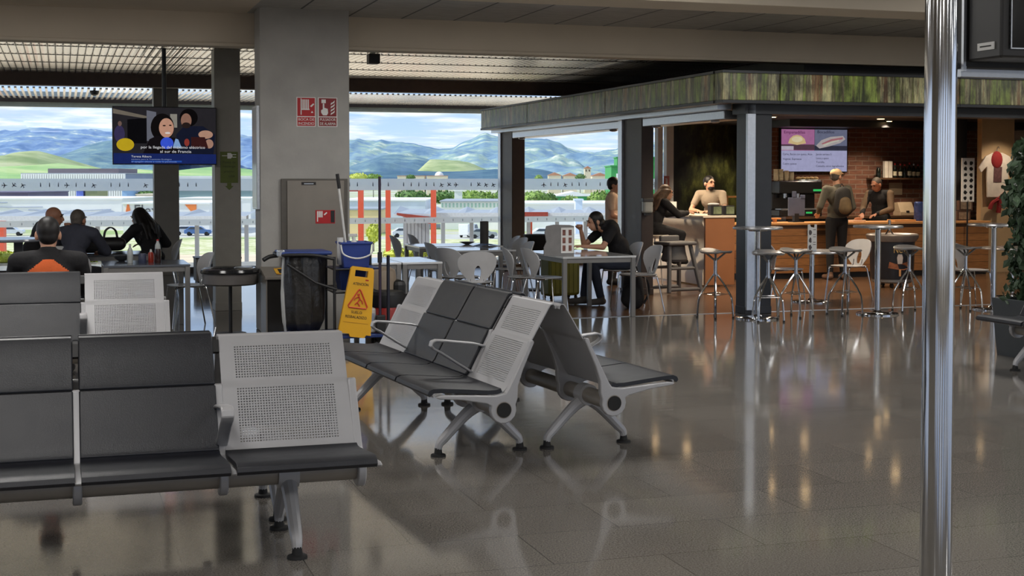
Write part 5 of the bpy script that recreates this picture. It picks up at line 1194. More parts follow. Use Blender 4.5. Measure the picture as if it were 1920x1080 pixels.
MB().tube([(0, -.010, .425), (.012, -.010, .415), (.092, -.010, .265), (.084, -.010, .248), (-.084, -.010, .248), (-.092, -.010, .265), (-.012, -.010, .415)], .0075, 6, closed=True).obj('warning_triangle', RL, sg)
MB().ball((-.005, -.010, .375), (.013, .004, .013)).tube([(.0, -.010, .36), (.012, -.010, .335), (-.008, -.010, .30), (.02, -.010, .268)], .008, 6).tube([(.01, -.010, .335), (.035, -.010, .318), (.045, -.010, .29)], .006, 6).tube([(-.005, -.010, .355), (-.035, -.010, .335), (-.04, -.010, .315)], .006, 6).tube([(-.012, -.010, .30), (-.03, -.010, .275)], .006, 6).obj('slipping_figure', RL, sg)
text('lettering', 'ATENCIÓN', .036, M_INK, sg, (.005, -.0095, .475), FRONT, width=.15); text('lettering', 'SUELO', .036, M_INK, sg, (-.003, -.0095, .205), FRONT, width=.105); text('lettering', 'RESBALADIZO', .036, M_INK, sg, (-.003, -.0095, .160), FRONT, width=.205)
MB().span((.045, -.010, .512), (.075, -.0085, .524)).obj('maker_mark', M_RED, sg, smooth=0); MB().span((-.12, -.010, .105), (.12, -.0085, .109)).obj('score_line', mat('dark_yellow_line', rgb(176, 124, 20)[:3], .5), sg, smooth=0)
# red and steel vacuum cleaner at the right
vc = thing('vacuum_cleaner', 'red wheeled vacuum cleaner with black motor head behind the bench', 'vacuum cleaner', W(3.07, 13.52), 0)
MB().lathe([(.18, .05), (.21, .08), (.215, .30), (.20, .33)], 28).obj('tank', mat('vacuum_red', rgb(150, 34, 28)[:3], .4, var=.08), vc)
MB().lathe([(.205, .33), (.21, .35), (.20, .45), (.17, .48), (.05, .49)], 28).obj('motor_head', M_BLACK, vc)
MB().tube(smooth_path([(.17, 0, .40), (.26, -.02, .44), (.30, -.03, .36), (.29, -.04, .18), (.24, -.08, .09)], 5), .022, 10).obj('hose', M_BLACK, vc)
MB().tube(smooth_path([(-.18, 0, .36), (-.24, 0, .46), (-.2, 0, .50), (-.1, 0, .48)], 5), .015, 8).obj('carry_handle', M_BLACK, vc)
for q in range(4): MB().cyl((.17*cos(q*pi/2+.7)-.012, .17*sin(q*pi/2+.7), .03), (.17*cos(q*pi/2+.7)+.012, .17*sin(q*pi/2+.7), .03), .03, n=14).obj('castor', M_RUBBER, vc)
dr = thing('steel_drum', 'beige-grey rounded drum with black side panel standing behind the red vacuum', 'drum', W(3.12, 13.98), 0)
MB().lathe([(.15, 0), (.16, .02), (.16, .60), (.15, .66), (.10, .69), (.01, .70)], 28, (0, 0, 0)).obj('body', mat('warm_grey_drum', rgb(142, 128, 112)[:3], .4, var=.08), dr, smooth=45)
MB().span((.10, -.15, .02), (.24, .15, .56)).obj('side_panel', M_BLACK, dr, smooth=0, bevel=.05); MB().lathe([(.162, .36), (.166, .365), (.166, .375), (.162, .38)], 28).obj('band', M_SILVER, dr)
# ================================================================ the cafe
M_CREAMC = mat('cream_counter_shell', rgb(226, 214, 196)[:3], .4, var=.04, scale=2)
M_CTOP = mat('dark_counter_top', rgb(86, 62, 44)[:3], .35, var=.12, scale=6)
t = thing('bar_counter', 'cream curved counter with a plain wooden end panel behind the lone bar stool', 'counter', W(9.04, 18.62), 0)
MB().span((.02, 0, .02), (.50, .05, 1.02)).obj('end_panel', M_PLAINWOOD, t, smooth=0, bevel=.004)
pr = [(0, 1.02), (-.01, .95), (.02, .88), (.10, .76), (.155, .62), (.15, .48), (.09, .36), (.02, .28), (0, .20), (0, .02)]
s = MB(); n = len(pr); s.add([(x, .05, z) for x, z in pr]+[(x, 3.2, z) for x, z in pr]+[(.3, .05, z) for x, z in pr]+[(.3, 3.2, z) for x, z in pr], [(i, n+i, n+i+1, i+1) for i in range(n-1)]+[(2*n+i, i, i+1, 2*n+i+1) for i in range(n-1)]+[(n+i, 3*n+i, 3*n+i+1, n+i+1) for i in range(n-1)])
s.obj('front_shell', M_CREAMC, t, smooth=60)
MB().span((-.03, -.02, 1.02), (.56, 3.2, 1.05)).obj('worktop', M_CREAMC, t, smooth=0, bevel=.006)
t = thing('bar_counter', 'long wooden bar front with pale top edge where the customer stands', 'counter', W(10.2, 19.65), 0)
MB().span((0, 0, .09), (4.6, .6, .80)).obj('front', M_WOOD, t, smooth=0); MB().span((0, .06, 0), (4.6, .3, .09)).obj('plinth', M_BLACK, t, smooth=0)
MB().span((-.02, -.05, .86), (4.6, .62, .895)).obj('worktop', M_OAK, t, smooth=0, bevel=.004); MB().span((0, .0, .80), (4.6, .6, .86)).obj('fascia_board', M_CTOP, t, smooth=0)
MB().span((1.15, -.006, .70), (1.5, 0, .77)).obj('dark_plate', M_CTOP, t, smooth=0)
t = thing('back_counter', 'dark back counter along the brick wall behind the bar', 'counter', W(11.95, 21.4), 0)
MB().span((0, 0, 0), (1.55, .63, .90)).span((1.55, 0, 0), (4.9, .63, .90)).obj('body', M_BLACK, t, smooth=0); MB().span((-.02, -.03, .90), (4.92, .64, .94)).obj('worktop', M_CTOP, t, smooth=0)
# menu screen
t = thing('menu_screen', 'wall-mounted menu television with two food pictures above lavender price lists', 'television', W(12.83, 21.97, 1.71), 0); w, h = 1.37, .79
MB().span((-w/2, 0, 0), (w/2, .06, h)).obj('housing', M_BLACK, t, smooth=0, bevel=.005)
def flat(poly, y): m_ = MB(); m_.add([(a, y, b) for a, b in poly], [tuple(range(len(poly)))]); return m_
def rect(a, b, c, d): return [(a, b), (c, b), (c, d), (a, d)]
lay = [('m_lavender', (188, 188, 226), rect(-.665, .02, .665, .39)), ('m_pink', (186, 120, 168), rect(-.665, .39, .0, .77)), ('m_grey', (120, 124, 150), rect(.004, .39, .665, .77)),
 ('m_table', (96, 70, 84), rect(-.665, .40, .0, .50)), ('m_cloth', (206, 196, 214), rect(-.665, .40, -.42, .47)), ('m_pie', (232, 204, 150), [(-.53, .52), (-.50, .60), (-.43, .655), (-.35, .67), (-.27, .655), (-.20, .60), (-.17, .52), (-.35, .49)]), ('m_pie2', (250, 232, 190), ell(-.35, .59, .11, .05)),
 ('m_shade', (60, 60, 76), rect(.004, .40, .665, .48)), ('m_bread', (196, 186, 186), [(.03, .48), (.14, .58), (.32, .64), (.58, .66), (.63, .60), (.52, .53), (.3, .47), (.1, .43)]), ('m_ham', (186, 120, 128), [(.14, .52), (.34, .60), (.58, .635), (.57, .60), (.36, .56), (.18, .49)]), ('m_cheese', (214, 214, 196), [(.16, .50), (.34, .56), (.5, .59), (.49, .565), (.34, .53), (.2, .47)])]
scr = MB(); ms = []
for k, (nm, c, poly) in enumerate(lay):
    mb = flat(poly, -.002-.0004*k); scr.cur = k; scr.add(mb.v, mb.f); m_ = emis('screen_'+nm, rgb(*c), .62); ms.append(m_)
so2 = scr.obj('screen', ms, t, smooth=0); DK = emis('screen_dark_text', rgb(52, 50, 74), .5)
text('heading', 'Empanadillas', .075, emis('screen_plum_text', rgb(96, 30, 84), .6), so2, (-.62, -.01, .715), FRONT, 'LEFT', width=.42); text('heading', 'Bocadillos', .075, DK, so2, (.05, -.01, .725), FRONT, 'LEFT', width=.34)
for x, rows in ((-.64, ['Carne, Bacon con queso, Atún', 'Vegetal, Espinacas', 'Cuatro quesos']), (.03, ['Jamón serrano 5', 'Lomo y queso', 'Tortilla', 'Consulta otros ingredientes'])):
    for i, r in enumerate(rows): text('price_list', r, .05, DK, so2, (x, -.01, .325-i*(.085 if x < 0 else .07)), FRONT, 'LEFT', width=.021*len(r))
# shelf and bottles
t = thing('wall_shelf', 'narrow bottle shelf fixed to the bricks at the right of the bar', 'shelf', W(13.95, 21.80, 1.585), 0); MB().span((0, 0, 0), (1.4, .24, .03)).obj('board', M_CTOP, t, smooth=0)
for x in (.2, 1.2): MB().prism([(0, 0), (.22, 0), (.22, -.18)], x-.01, x+.01, 'x').obj('bracket', M_BLACK, t, smooth=0)
GB = mat('dark_bottle_glass', rgb(22, 26, 20)[:3], .12, var=.3); LBL = mat('cream_label', rgb(196, 186, 160)[:3], .6)
for px, hgt, lb, lab in [(1678, .26, 'dark bottle on the shelf, first right of the white cartons', 1), (1688, .25, 'dark bottle with cream label on the shelf, second from the cartons', 1), (1696, .24, 'slim dark bottle on the shelf, third from the cartons', 0), (1705, .27, 'dark bottle with broad label on the shelf, fourth from the cartons', 1), (1713, .25, 'silver-capped bottle on the shelf, fifth from the cartons', 1), (1721, .24, 'last bottle of the shelf row, beside the chrome post', 1)]:
    q = pv(px, 336, 21.88); b_ = thing('wine_bottle', lb, 'bottle', W(q[0], 21.88, 1.616), 0, 'bottles on the bar shelf')
    MB().lathe([(.034, 0), (.036, .01), (.036, hgt*.58), (.028, hgt*.70), (.013, hgt*.78), (.013, hgt)], 14).obj('body', GB, b_, smooth=50)
    if lab: MB().lathe([(.0368, hgt*.15), (.0368, hgt*.45)], 14).obj('label', LBL, b_)
    MB().lathe([(.0145, hgt*.9), (.0145, hgt+.005)], 12).obj('cap', M_SILVER if px == 1713 else M_RED, b_)
for px, lb in ((1660, 'tall white carton on the shelf, left of the pair'), (1668, 'tall white carton on the shelf, right of the pair, next to the bottles')):
    q = pv(px, 336, 21.88); b_ = thing('bottle_carton', lb, 'carton', W(q[0], 21.88, 1.616), 0); MB().span((-.032, -.04, 0), (.032, .04, .30)).obj('box', mat('ivory_carton', rgb(206, 198, 184)[:3], .6) if 'ivory_carton' not in MATS else MATS['ivory_carton'], b_, smooth=0, bevel=.003)
q = pv(1647, 336, 21.88); b_ = thing('glass_jar', 'small dark jar at the left end of the bottle shelf', 'jar', W(q[0], 21.88, 1.616), 0); MB().lathe([(.04, 0), (.045, .02), (.045, .14), (.03, .17)], 14).obj('body', GB, b_); MB().lathe([(.034, .17), (.034, .19)], 14).obj('lid', M_BLACK, b_)
# coffee corner
q = pv(1490, 400, 21.6); t = thing('coffee_machine', 'black coffee machine with green displays on the back counter', 'coffee machine', W(q[0]+.05, 21.72, .94), 0)
MB().span((-.42, -.25, 0), (.42, .25, .12)).span((-.42, .0, .12), (.42, .25, .40)).span((-.42, -.25, .40), (.42, .25, .62)).obj('body', mat('gloss_black', rgb(26, 25, 26)[:3], .2), t, smooth=0, bevel=.015)
GRN = emis('green_display', rgb(70, 214, 110), .7)
MB().span((.24, -.256, .44), (.40, -.25, .475)).obj('display', GRN, t, smooth=0); MB().span((.10, -.256, .05), (.22, -.25, .08)).obj('display', GRN, t, smooth=0)
for x in (-.25, 0): MB().cyl((x, -.14, .32), (x, -.14, .40), .035).cyl((x, -.16, .33), (x, -.30, .31), .012).obj('brew_head', M_CHROME, t)
MB().span((-.38, -.24, .12), (.38, -.02, .135)).obj('drip_tray', M_SILVER, t, smooth=0)
cupm = mat('kraft_cups', rgb(176, 164, 140)[:3], .6)
for i, (x, n_, lb) in enumerate([(-.36, 8, 'stack of paper cups on the coffee machine, leftmost of four'), (-.26, 8, 'stack of paper cups on the coffee machine, second of four'), (-.15, 7, 'stack of paper cups on the coffee machine, third of four'), (-.05, 6, 'short stack of paper cups on the coffee machine, fourth of four')]):
    b_ = thing('cup_stack', lb, 'cups', W(q[0]+.05+x, 21.72, 1.562), 0, 'paper cup stacks'); mm = MB()
    prf = [(.030, 0)]
    for k in range(n_): prf += [(.042, .025*k+.02), (.046, .025*k+.026), (.041, .025*k+.03)]
    mm.lathe(prf, 16).obj('cups', cupm, b_)
b_ = thing('bread_tray', 'long pale tray of rolls on top of the coffee machine', 'tray', W(q[0]+.30, 21.70, 1.562), 0); MB().span((-.22, -.1, 0), (.22, .1, .02)).obj('tray', M_SILVER, b_, smooth=0, bevel=.004)
rr = MB()
for k in range(5): rr.ball((-.17+k*.085, 0, .045), (.045, .07, .03))
rr.obj('rolls', mat('bread_crust', rgb(196, 166, 120)[:3], .7, var=.2), b_)
q = pv(1493, 420, 19.95); t = thing('till_screen', 'blue-grey till screen seen from the back on the bar', 'till', W(q[0], 19.95, .896), 0)
MB().span((-.15, -.015, .10), (.15, .015, .40)).span((-.08, -.02, .40), (-.01, .01, .50)).span((.07, -.02, .38), (.15, .01, .44)).obj('screen_back', mat('blue_grey_plastic', rgb(84, 92, 116)[:3], .5), t, smooth=0, bevel=.008); MB().span((-.04, -.02, .01), (.04, .06, .14)).span((-.1, -.08, 0), (.1, .1, .015)).obj('stand', M_BLACK, t, smooth=0)
q = pv(1452, 428, 19.9); t = thing('serving_board', 'small light wooden stand at the left end of the bar', 'board', W(q[0], 19.9, .896), 0); MB().span((-.09, -.06, .05), (.09, .06, .075)).span((-.02, -.03, 0), (.03, .03, .05)).obj('board', M_OAK, t, smooth=0, bevel=.005)
q = pv(1606, 424, 19.85); t = thing('paper_tray', 'paper tray with food on the bar between customer and barman', 'tray', W(q[0], 19.85, .896), 0); MB().span((-.12, -.09, 0), (.12, .09, .03)).obj('tray', mat('pale_paper_tray', rgb(214, 178, 150)[:3], .6, var=.1), t, smooth=0, bevel=.006); MB().ball((.03, 0, .045), (.07, .05, .03)).obj('snack', mat('fried_snack', rgb(160, 96, 60)[:3], .7, var=.3), t)
q = pv(1695, 392, 21.6); t = thing('till_printer', 'beige printer on the back counter beside the barman', 'printer', W(q[0], 21.6, .94), 0); MB().span((-.15, -.12, .0), (.15, .12, .06)).prism([(-.12, .06), (.12, .06), (.12, .22), (-.02, .24)], -.15, .15, 'x').obj('body', mat('beige_plastic', rgb(176, 156, 128)[:3], .5), t, smooth=0, bevel=.006); MB().span((-.03, -.125, .05), (.03, -.118, .085)).obj('paper_slot', M_BLACK, t, smooth=0)
q = pv(1679, 354, 22.04); t = thing('wall_notice', 'beige paper notice pinned to the bricks under the bottle shelf', 'notice', W(q[0], 22.04, q[2]), 0); MB().span((-.14, -.006, -.11), (.14, 0, .11)).obj('sheet', mat('beige_paper', rgb(176, 160, 136)[:3], .7, var=.05), t, smooth=0)
q = pv(1722, 432, 19.9); t = thing('blue_tin', 'dark blue printed tin at the right end of the visible bar, beside the chrome post', 'tin', W(q[0], 19.9, .896), 0); MB().lathe([(.07, 0), (.075, .01), (.075, .30), (.06, .32)], 20).obj('body', mat('blue_print_tin', rgb(52, 72, 128)[:3], .4, var=.4, scale=18), t)
for px, lb in ((1690, 'wooden serving tray on the bar, left of the blue tin'),):
    q = pv(px, 434, 19.8); t = thing('wooden_tray', lb, 'tray', W(q[0], 19.8, .896), 0); MB().span((-.2, -.12, 0), (.2, .12, .03)).obj('tray', M_OAK, t, smooth=0, bevel=.006)
# round ice cream cooler on castors
q = gp(1694, 541); t = thing('ice_cream_cooler', 'round dark ice cream cooler on castors with an ice cream picture', 'cooler', W(q[0], q[1]+.3), 0); NAVY = mat('cooler_navy', rgb(40, 46, 54)[:3], .3)
MB().lathe([(.27, .07), (.29, .09), (.29, .13)], 32).obj('base_ring', M_LEGM, t); MB().lathe([(.30, .13), (.31, .15), (.325, .66), (.33, .68)], 40).obj('body', NAVY, t)
MB().lathe([(.34, .68), (.375, .73), (.38, .77), (.36, .79), (.30, .77), (.29, .70), (.02, .69)], 40).obj('rim', mat('grey_brown_rim', rgb(120, 112, 106)[:3], .3), t)
for k in range(5): an = k*2*pi/5-.9; MB().cyl((.22*cos(an)-.015, .22*sin(an), .035), (.22*cos(an)+.015, .22*sin(an), .035), .035, n=14).obj('castor', M_WHITE if k < 2 else M_RUBBER, t)
an0 = R(-103)
def curved(name, poly, r, m, par):
    mb = MB(); mb.add([(r*cos(an0+x/r), r*sin(an0+x/r), z) for x, z in poly], [tuple(range(len(poly)))]); return mb.obj(name, m, par, smooth=0)
tx = text('lettering', 'NUII', .13, mat('gold_letters', rgb(196, 160, 96)[:3], .4), t, (.33*cos(an0), .33*sin(an0), .56), (pi/2, 0, an0+pi/2), width=.19)
curved('ice_cream_bar', [(-.035, .36), (.035, .36), (.045, .45), (.03, .50), (-.03, .50), (-.045, .45)], .326, mat('pale_ice_cream', rgb(186, 176, 170)[:3], .4), t); curved('biscuit_picture', [(-.17, .30), (-.05, .28), (.06, .27), (.17, .30), (.15, .40), (.05, .37), (-.06, .36), (-.15, .39)], .325, mat('brown_biscuit', rgb(140, 84, 54)[:3], .5, var=.4, scale=20), t); curved('stick_picture', [(-.015, .18), (.015, .18), (.015, .28), (-.015, .28)], .327, M_OAK, t)
t2 = thing('menu_holder', 'small chrome bracket stand on top of the ice cream cooler', 'stand', W(q[0]-.05, q[1]+.3, .692), 0); MB().tube(smooth_path([(-.14, 0, .01), (-.05, 0, .10), (0, 0, .16), (.05, 0, .10), (.10, -.04, .02)], 4), .012, 8).cyl((0, 0, .15), (0, 0, .30), .022).obj('frame', M_CHROME, t2)
# child's high chair
q = gp(1257, 549); t = thing('high_chair', 'grey plastic high chair standing beside the brown cafe post', 'high chair', W(q[0]+.08, q[1]+.05), 10); GP = mat('grey_moulded_plastic', rgb(92, 90, 90)[:3], .5, var=.05)
for sx in (-1, 1):
    for sy in (-1, 1): MB().tube([(sx*.17, sy*.13, .70), (sx*.27, sy*.27, .02)], .032, 10).obj('leg', GP, t)
for y in (-.26, .26): MB().tube([(-.26, y, .06), (.26, y, .06)], .025, 8).obj('stretcher', GP, t); MB().tube([(-.22, y*.77, .35), (.22, y*.77, .35)], .022, 8).obj('stretcher', GP, t)
MB().lathe([(.18, .44), (.20, .47), (.17, .58), (.16, .66)], 20, sy=.8).obj('seat_shell', GP, t); MB().span((-.24, -.22, .67), (.24, .18, .72)).obj('tray', GP, t, smooth=0, bevel=.02); MB().span((-.16, .10, .55), (.16, .16, .80)).obj('backrest', GP, t, smooth=0, bevel=.02)
# white swivel stool under the woman at the counter
t = thing('counter_stool', 'white shell stool the long-haired woman at the counter sits on', 'stool', W(8.52, 19.15), 90)
MB().lathe([(.05, .70), (.18, .72), (.20, .75), (.19, .76), (.02, .745)], 24).obj('seat', M_CREAMC, t); MB().sheet([(.16, .76), (.19, .84), (.20, .94)], -.17, .17, .014, 4).obj('backrest', M_CREAMC, t)
for q in range(4): an = pi/4+q*pi/2; MB().tube([(.10*cos(an), .10*sin(an), .71), (.22*cos(an), .22*sin(an), 0)], .012, 8).obj('leg', M_WHITE, t)
MB().tube([(.19*cos(pi/4+q*pi/2), .19*sin(pi/4+q*pi/2), .26) for q in range(4)], .009, 8, closed=True).obj('foot_ring', M_WHITE, t)
# small things on the cream counter
for px, lb in ((1340, 'black napkin box with a green picture on the counter end, left of two'), (1364, 'black napkin box with a green picture on the counter end, right of two')):
    q = pv(px, 403, 18.85); t = thing('napkin_box', lb, 'napkin box', W(q[0], 18.85, 1.051), 0, 'napkin boxes on the counter end'); MB().span((-.09, -.06, 0), (.09, .06, .145)).obj('box', M_BLACK, t, smooth=0, bevel=.006); c_ = MB().span((-.05, -.066, .02), (.08, -.06, .13)).obj('picture', mat('green_napkin_print', rgb(120, 132, 100)[:3], .5, var=.45, scale=12) if 'green_napkin_print' not in MATS else MATS['green_napkin_print'], t, smooth=0)
q = pv(1333, 386, 18.95); t = thing('paper_pile', 'folded white paper lying on the left napkin box', 'paper', W(pv(1340, 403, 18.85)[0]-.02, 18.85, 1.198), 0); MB().ball((0, 0, .02), (.10, .05, .02)).obj('sheets', M_PAPER, t)
t = thing('white_box', 'white cardboard box on the cream counter between the two talking', 'box', W(9.35, 20.6, 1.051), 0); MB().prism([(-.12, 0), (.12, 0), (.10, .14), (-.12, .18)], -.1, .1, 'x').obj('box', M_PAPER, t, smooth=0)
q = pv(1212, 386, 17.53); t = thing('soap_dispenser', 'white and grey hand gel dispenser on the brown cafe post', 'dispenser', W(q[0], 17.545, q[2]-.10), 0)
MB().span((-.075, -.09, .0), (.075, 0, .20)).obj('body', mat('pale_grey_plastic', rgb(170, 172, 166)[:3], .35), t, smooth=0, bevel=.03); MB().span((-.078, -.095, .15), (.078, 0, .21)).obj('lid', mat('dark_grey_plastic', rgb(70, 68, 66)[:3], .4), t, smooth=0, bevel=.015); MB().span((-.04, -.08, -.03), (.04, -.02, .0)).obj('spout', M_BLACK, t, smooth=0)
q = pv(1248, 341, 23.84); t = thing('safety_sign', 'small pale red extinguisher sign on the white frame by the mural', 'sign', W(q[0]+.02, 23.845, q[2]), 0); MB().span((-.055, -.006, -.11), (.055, 0, .11)).obj('plate', mat('pale_red_sign', rgb(206, 130, 128)[:3], .5), t, smooth=0); MB().span((-.018, -.01, -.07), (.018, -.005, .05)).span((-.03, -.01, .055), (.01, -.005, .07)).obj('extinguisher_symbol', M_PAPER, t, smooth=0)
q = pv(1374, 395, 22.5); t = thing('wooden_rack', 'low wooden rack behind the barman, right of the mural', 'rack', W(11.55, 22.9), 0)
for x in (0, .55): MB().span((x, 0, 0), (x+.05, .3, 1.30)).obj('side', M_WOOD, t, smooth=0)
for z in (.3, .75, 1.25): MB().span((.05, 0, z), (.55, .3, z+.03)).obj('shelf', M_OAK, t, smooth=0)
# souvenir corner right of the chrome post
q = pv(1823, 340, 19.3); t = thing('souvenir_board', 'tall white board with two columns of dark souvenir icons', 'display board', W(q[0], 19.3, .896), 0); t.location.z = .0; t.location = W(q[0], 19.42, .0)
b_ = q; MB().span((-.12, -.012, 1.22), (.12, .012, 1.94)).obj('board', M_PAPER, t, smooth=0); MB().cyl((0, 0, .02), (0, 0, 1.24), .014).lathe([(.14, 0), (.14, .015), (.02, .02)], 20).obj('stand', M_BLACK, t)
ic = MB(); ri = random.Random(8)
for j in range(7):
    for i in (-1, 1): ic.prism([(i*.055+.034*cos(a*pi/4)*(.7+.5*ri.random()), 1.28+j*.096+.034*sin(a*pi/4)*(.7+.5*ri.random())) for a in range(8)], -.016, -.012, 'y')
ic.obj('icons', M_INK, t, smooth=0)
t = thing('hanging_shirt', 'white shirt with a red neckerchief and dark print hung on the oak panel', 'shirt', W(15.16, 19.96, 1.28), 0)
sh = [(-.20, 0), (.20, 0), (.22, .35), (.22, .52), (.33, .42), (.38, .50), (.24, .70), (.10, .76), (-.10, .76), (-.24, .70), (-.38, .50), (-.33, .42), (-.22, .52), (-.22, .35)]
mb = MB(); mb.prism(sh, -.055, -.02, 'y'); mb.obj('fabric', mat('white_cotton', rgb(206, 196, 184)[:3], .9, bump=.3, bscale=12), t, smooth=0, bevel=.012)
RS = mat('red_kerchief', rgb(130, 26, 30)[:3], .85, bump=.3, bscale=20)
MB().ball((-.02, -.05, .64), (.12, .04, .15)).obj('neckerchief', RS, t); MB().prism([(-.09, .26), (.07, .26), (.08, .52), (-.08, .52)], -.064, -.056, 'y').obj('chest_print', mat('dark_shirt_print', rgb(92, 60, 62)[:3], .8, var=.5, scale=14), t, smooth=0)
MB().tube(smooth_path([(.13, -.06, .06), (.02, -.08, -.02), (-.12, -.08, -.09), (-.16, -.07, -.20)], 4), .035, 8).tube(smooth_path([(.0, -.08, .0), (.02, -.08, -.1), (.0, -.08, -.26)], 4), .04, 8).obj('red_sash', RS, t); MB().tube(smooth_path([(0, -.03, .76), (0, -.03, .84), (.03, -.03, .86), (.04, -.03, .83)], 4), .006, 6).obj('hanger_hook', M_CHROME, t)
for k, (x, z, lb) in enumerate([(14.42, .896, 'lower small rack of postcards on the bar right of the chrome post'), (14.46, 1.07, 'upper small framed card standing on the postcard rack')]):
    t = thing('postcard_rack', lb, 'card rack', W(x, 19.85, z), 0); MB().span((-.13, -.04, 0), (.13, .04, .165)).obj('box', mat('brown_card_box', rgb(96, 74, 62)[:3], .6) if 'brown_card_box' not in MATS else MATS['brown_card_box'], t, smooth=0); MB().span((-.10, -.046, .02), (.10, -.04, .14)).obj('card', mat('postcard_print', rgb(150, 136, 118)[:3], .5, var=.4, scale=18) if 'postcard_print' not in MATS else MATS['postcard_print'], t, smooth=0)
# lamps of the cafe: recessed warm downlights, placed where their mirror images lie on the floor
M_WARM = emis('warm_lamp', (1, .62, .30, 1), 14)
for i, (px, py, lb) in enumerate([(1230, 830, 'first from the brown post'), (1290, 845, 'above the cream counter'), (1447, 815, 'behind the charcoal post'), (1512, 828, 'above the bar, over the till'), (1650, 800, 'above the bar, over the barman'), (1684, 890, 'in front of the bar, before the cooler'), (1448, 917, 'before the bar, beside the charcoal post'), (1514, 926, 'before the bar, over the menu card table')]):
    Zf = EYE*FPX/(py-335); Z = Zf*(1+2.6/1.6); q = UV(((px-960)/FPX*Z, Z, 0)); t = thing('downlight', 'recessed warm ceiling downlight of the cafe, '+lb, 'ceiling light', W(q[0], q[1], 2.62), 0, 'cafe downlights')
    MB().lathe([(.08, 0), (.08, -.012), (.065, -.014)], 20).obj('ring', M_SILVER, t); MB().lathe([(.062, -.016), (.01, -.0165)], 20).obj('diffuser', M_WARM, t)
    l = bpy.data.lights.new('downlight_lamp', 'SPOT'); l.energy = 95; l.spot_size = R(150); l.spot_blend = .6; l.color = (1, .80, .58); l.shadow_soft_size = .06; o = bpy.data.objects.new('downlight_lamp', l); C.objects.link(o); o.parent = t; o.location = (0, 0, -.04)
for u, v, e, lb in ((13.8, 21.1, 120, 'spotlight washing the bricks right of the menu screen'), (11.9, 22.9, 90, 'spotlight in front of the forest mural'), (8.1, 19.7, 150, 'added fill spotlight over the counter stool'), (8.0, 21.2, 320, 'added fill spotlight over the far end of the cream counter, towards the stool side'), (9.2, 17.2, 70, 'added fill spotlight before the wooden end panel of the cream counter'), (11.6, 18.2, 65, 'added fill spotlight before the long bar front behind the menu card table'), (13.6, 18.2, 65, 'added fill spotlight before the long bar front behind the cooler'), (15.2, 19.2, 60, 'spotlight in front of the oak panel with the shirt')):  # spots at cream counter, end panel and bar front added to brighten them
    t = thing('downlight', lb, 'ceiling light', W(u, v, 2.615), 0); MB().lathe([(.06, 0), (.06, -.012), (.05, -.014)], 20).obj('ring', M_SILVER, t); MB().lathe([(.048, -.016), (.01, -.0165)], 20).obj('diffuser', M_WARM, t)  # downlights at the cream counter, end panel and bar front are added
    l = bpy.data.lights.new('downlight_lamp', 'SPOT'); l.energy = e; l.spot_size = R(85); l.spot_blend = .7; l.color = (1, .82, .62); l.shadow_soft_size = .05; o = bpy.data.objects.new('downlight_lamp', l); C.objects.link(o); o.parent = t; o.location = (0, 0, -.04); o.rotation_euler = (R(10), R(-38), 0) if 'stool' in lb else (R(26), 0, 0)
# ================================================================ people (each faces -y of its own frame)
SKIN = {'fair': mat('skin_fair', rgb(204, 154, 126)[:3], .5, var=.06), 'tan': mat('skin_tan', rgb(176, 124, 98)[:3], .5, var=.06)}
HAIR = {'black': mat('hair_black', rgb(22, 19, 19)[:3], .5, var=.25, scale=40), 'brown': mat('hair_brown', rgb(92, 68, 48)[:3], .5, var=.35, scale=30), 'grey': mat('hair_grey', rgb(84, 76, 70)[:3], .6, var=.25, scale=40)}
CL = {}
def cloth(name, r, g, b):
    if name not in CL: CL[name] = mat(name, rgb(r, g, b)[:3], .85, var=.12, scale=7, bump=.25, bscale=26)
    return CL[name]
SIT = dict(hip=(0, .06, .54), waist=(0, .09, .74), chest=(0, .06, .96), neck=(0, .03, 1.12), head=(0, -.02, 1.25), sh=(.175, .04, 1.07), el=(.22, -.02, .82), wr=(.16, -.24, .78), hj=(.09, .04, .54), kn=(.11, -.40, .52), an=(.11, -.38, .09), fd=(.02, -.15))
STAND = dict(hip=(0, .0, .95), waist=(0, .0, 1.10), chest=(0, .0, 1.32), neck=(0, .0, 1.48), head=(0, -.03, 1.61), sh=(.18, .0, 1.43), el=(.23, .02, 1.16), wr=(.21, -.12, .95), hj=(.09, 0, .93), kn=(.10, -.02, .50), an=(.11, .01, .09), fd=(.03, -.15))
def V3(p, s=1): return Vector((p[0]*s, p[1], p[2]))
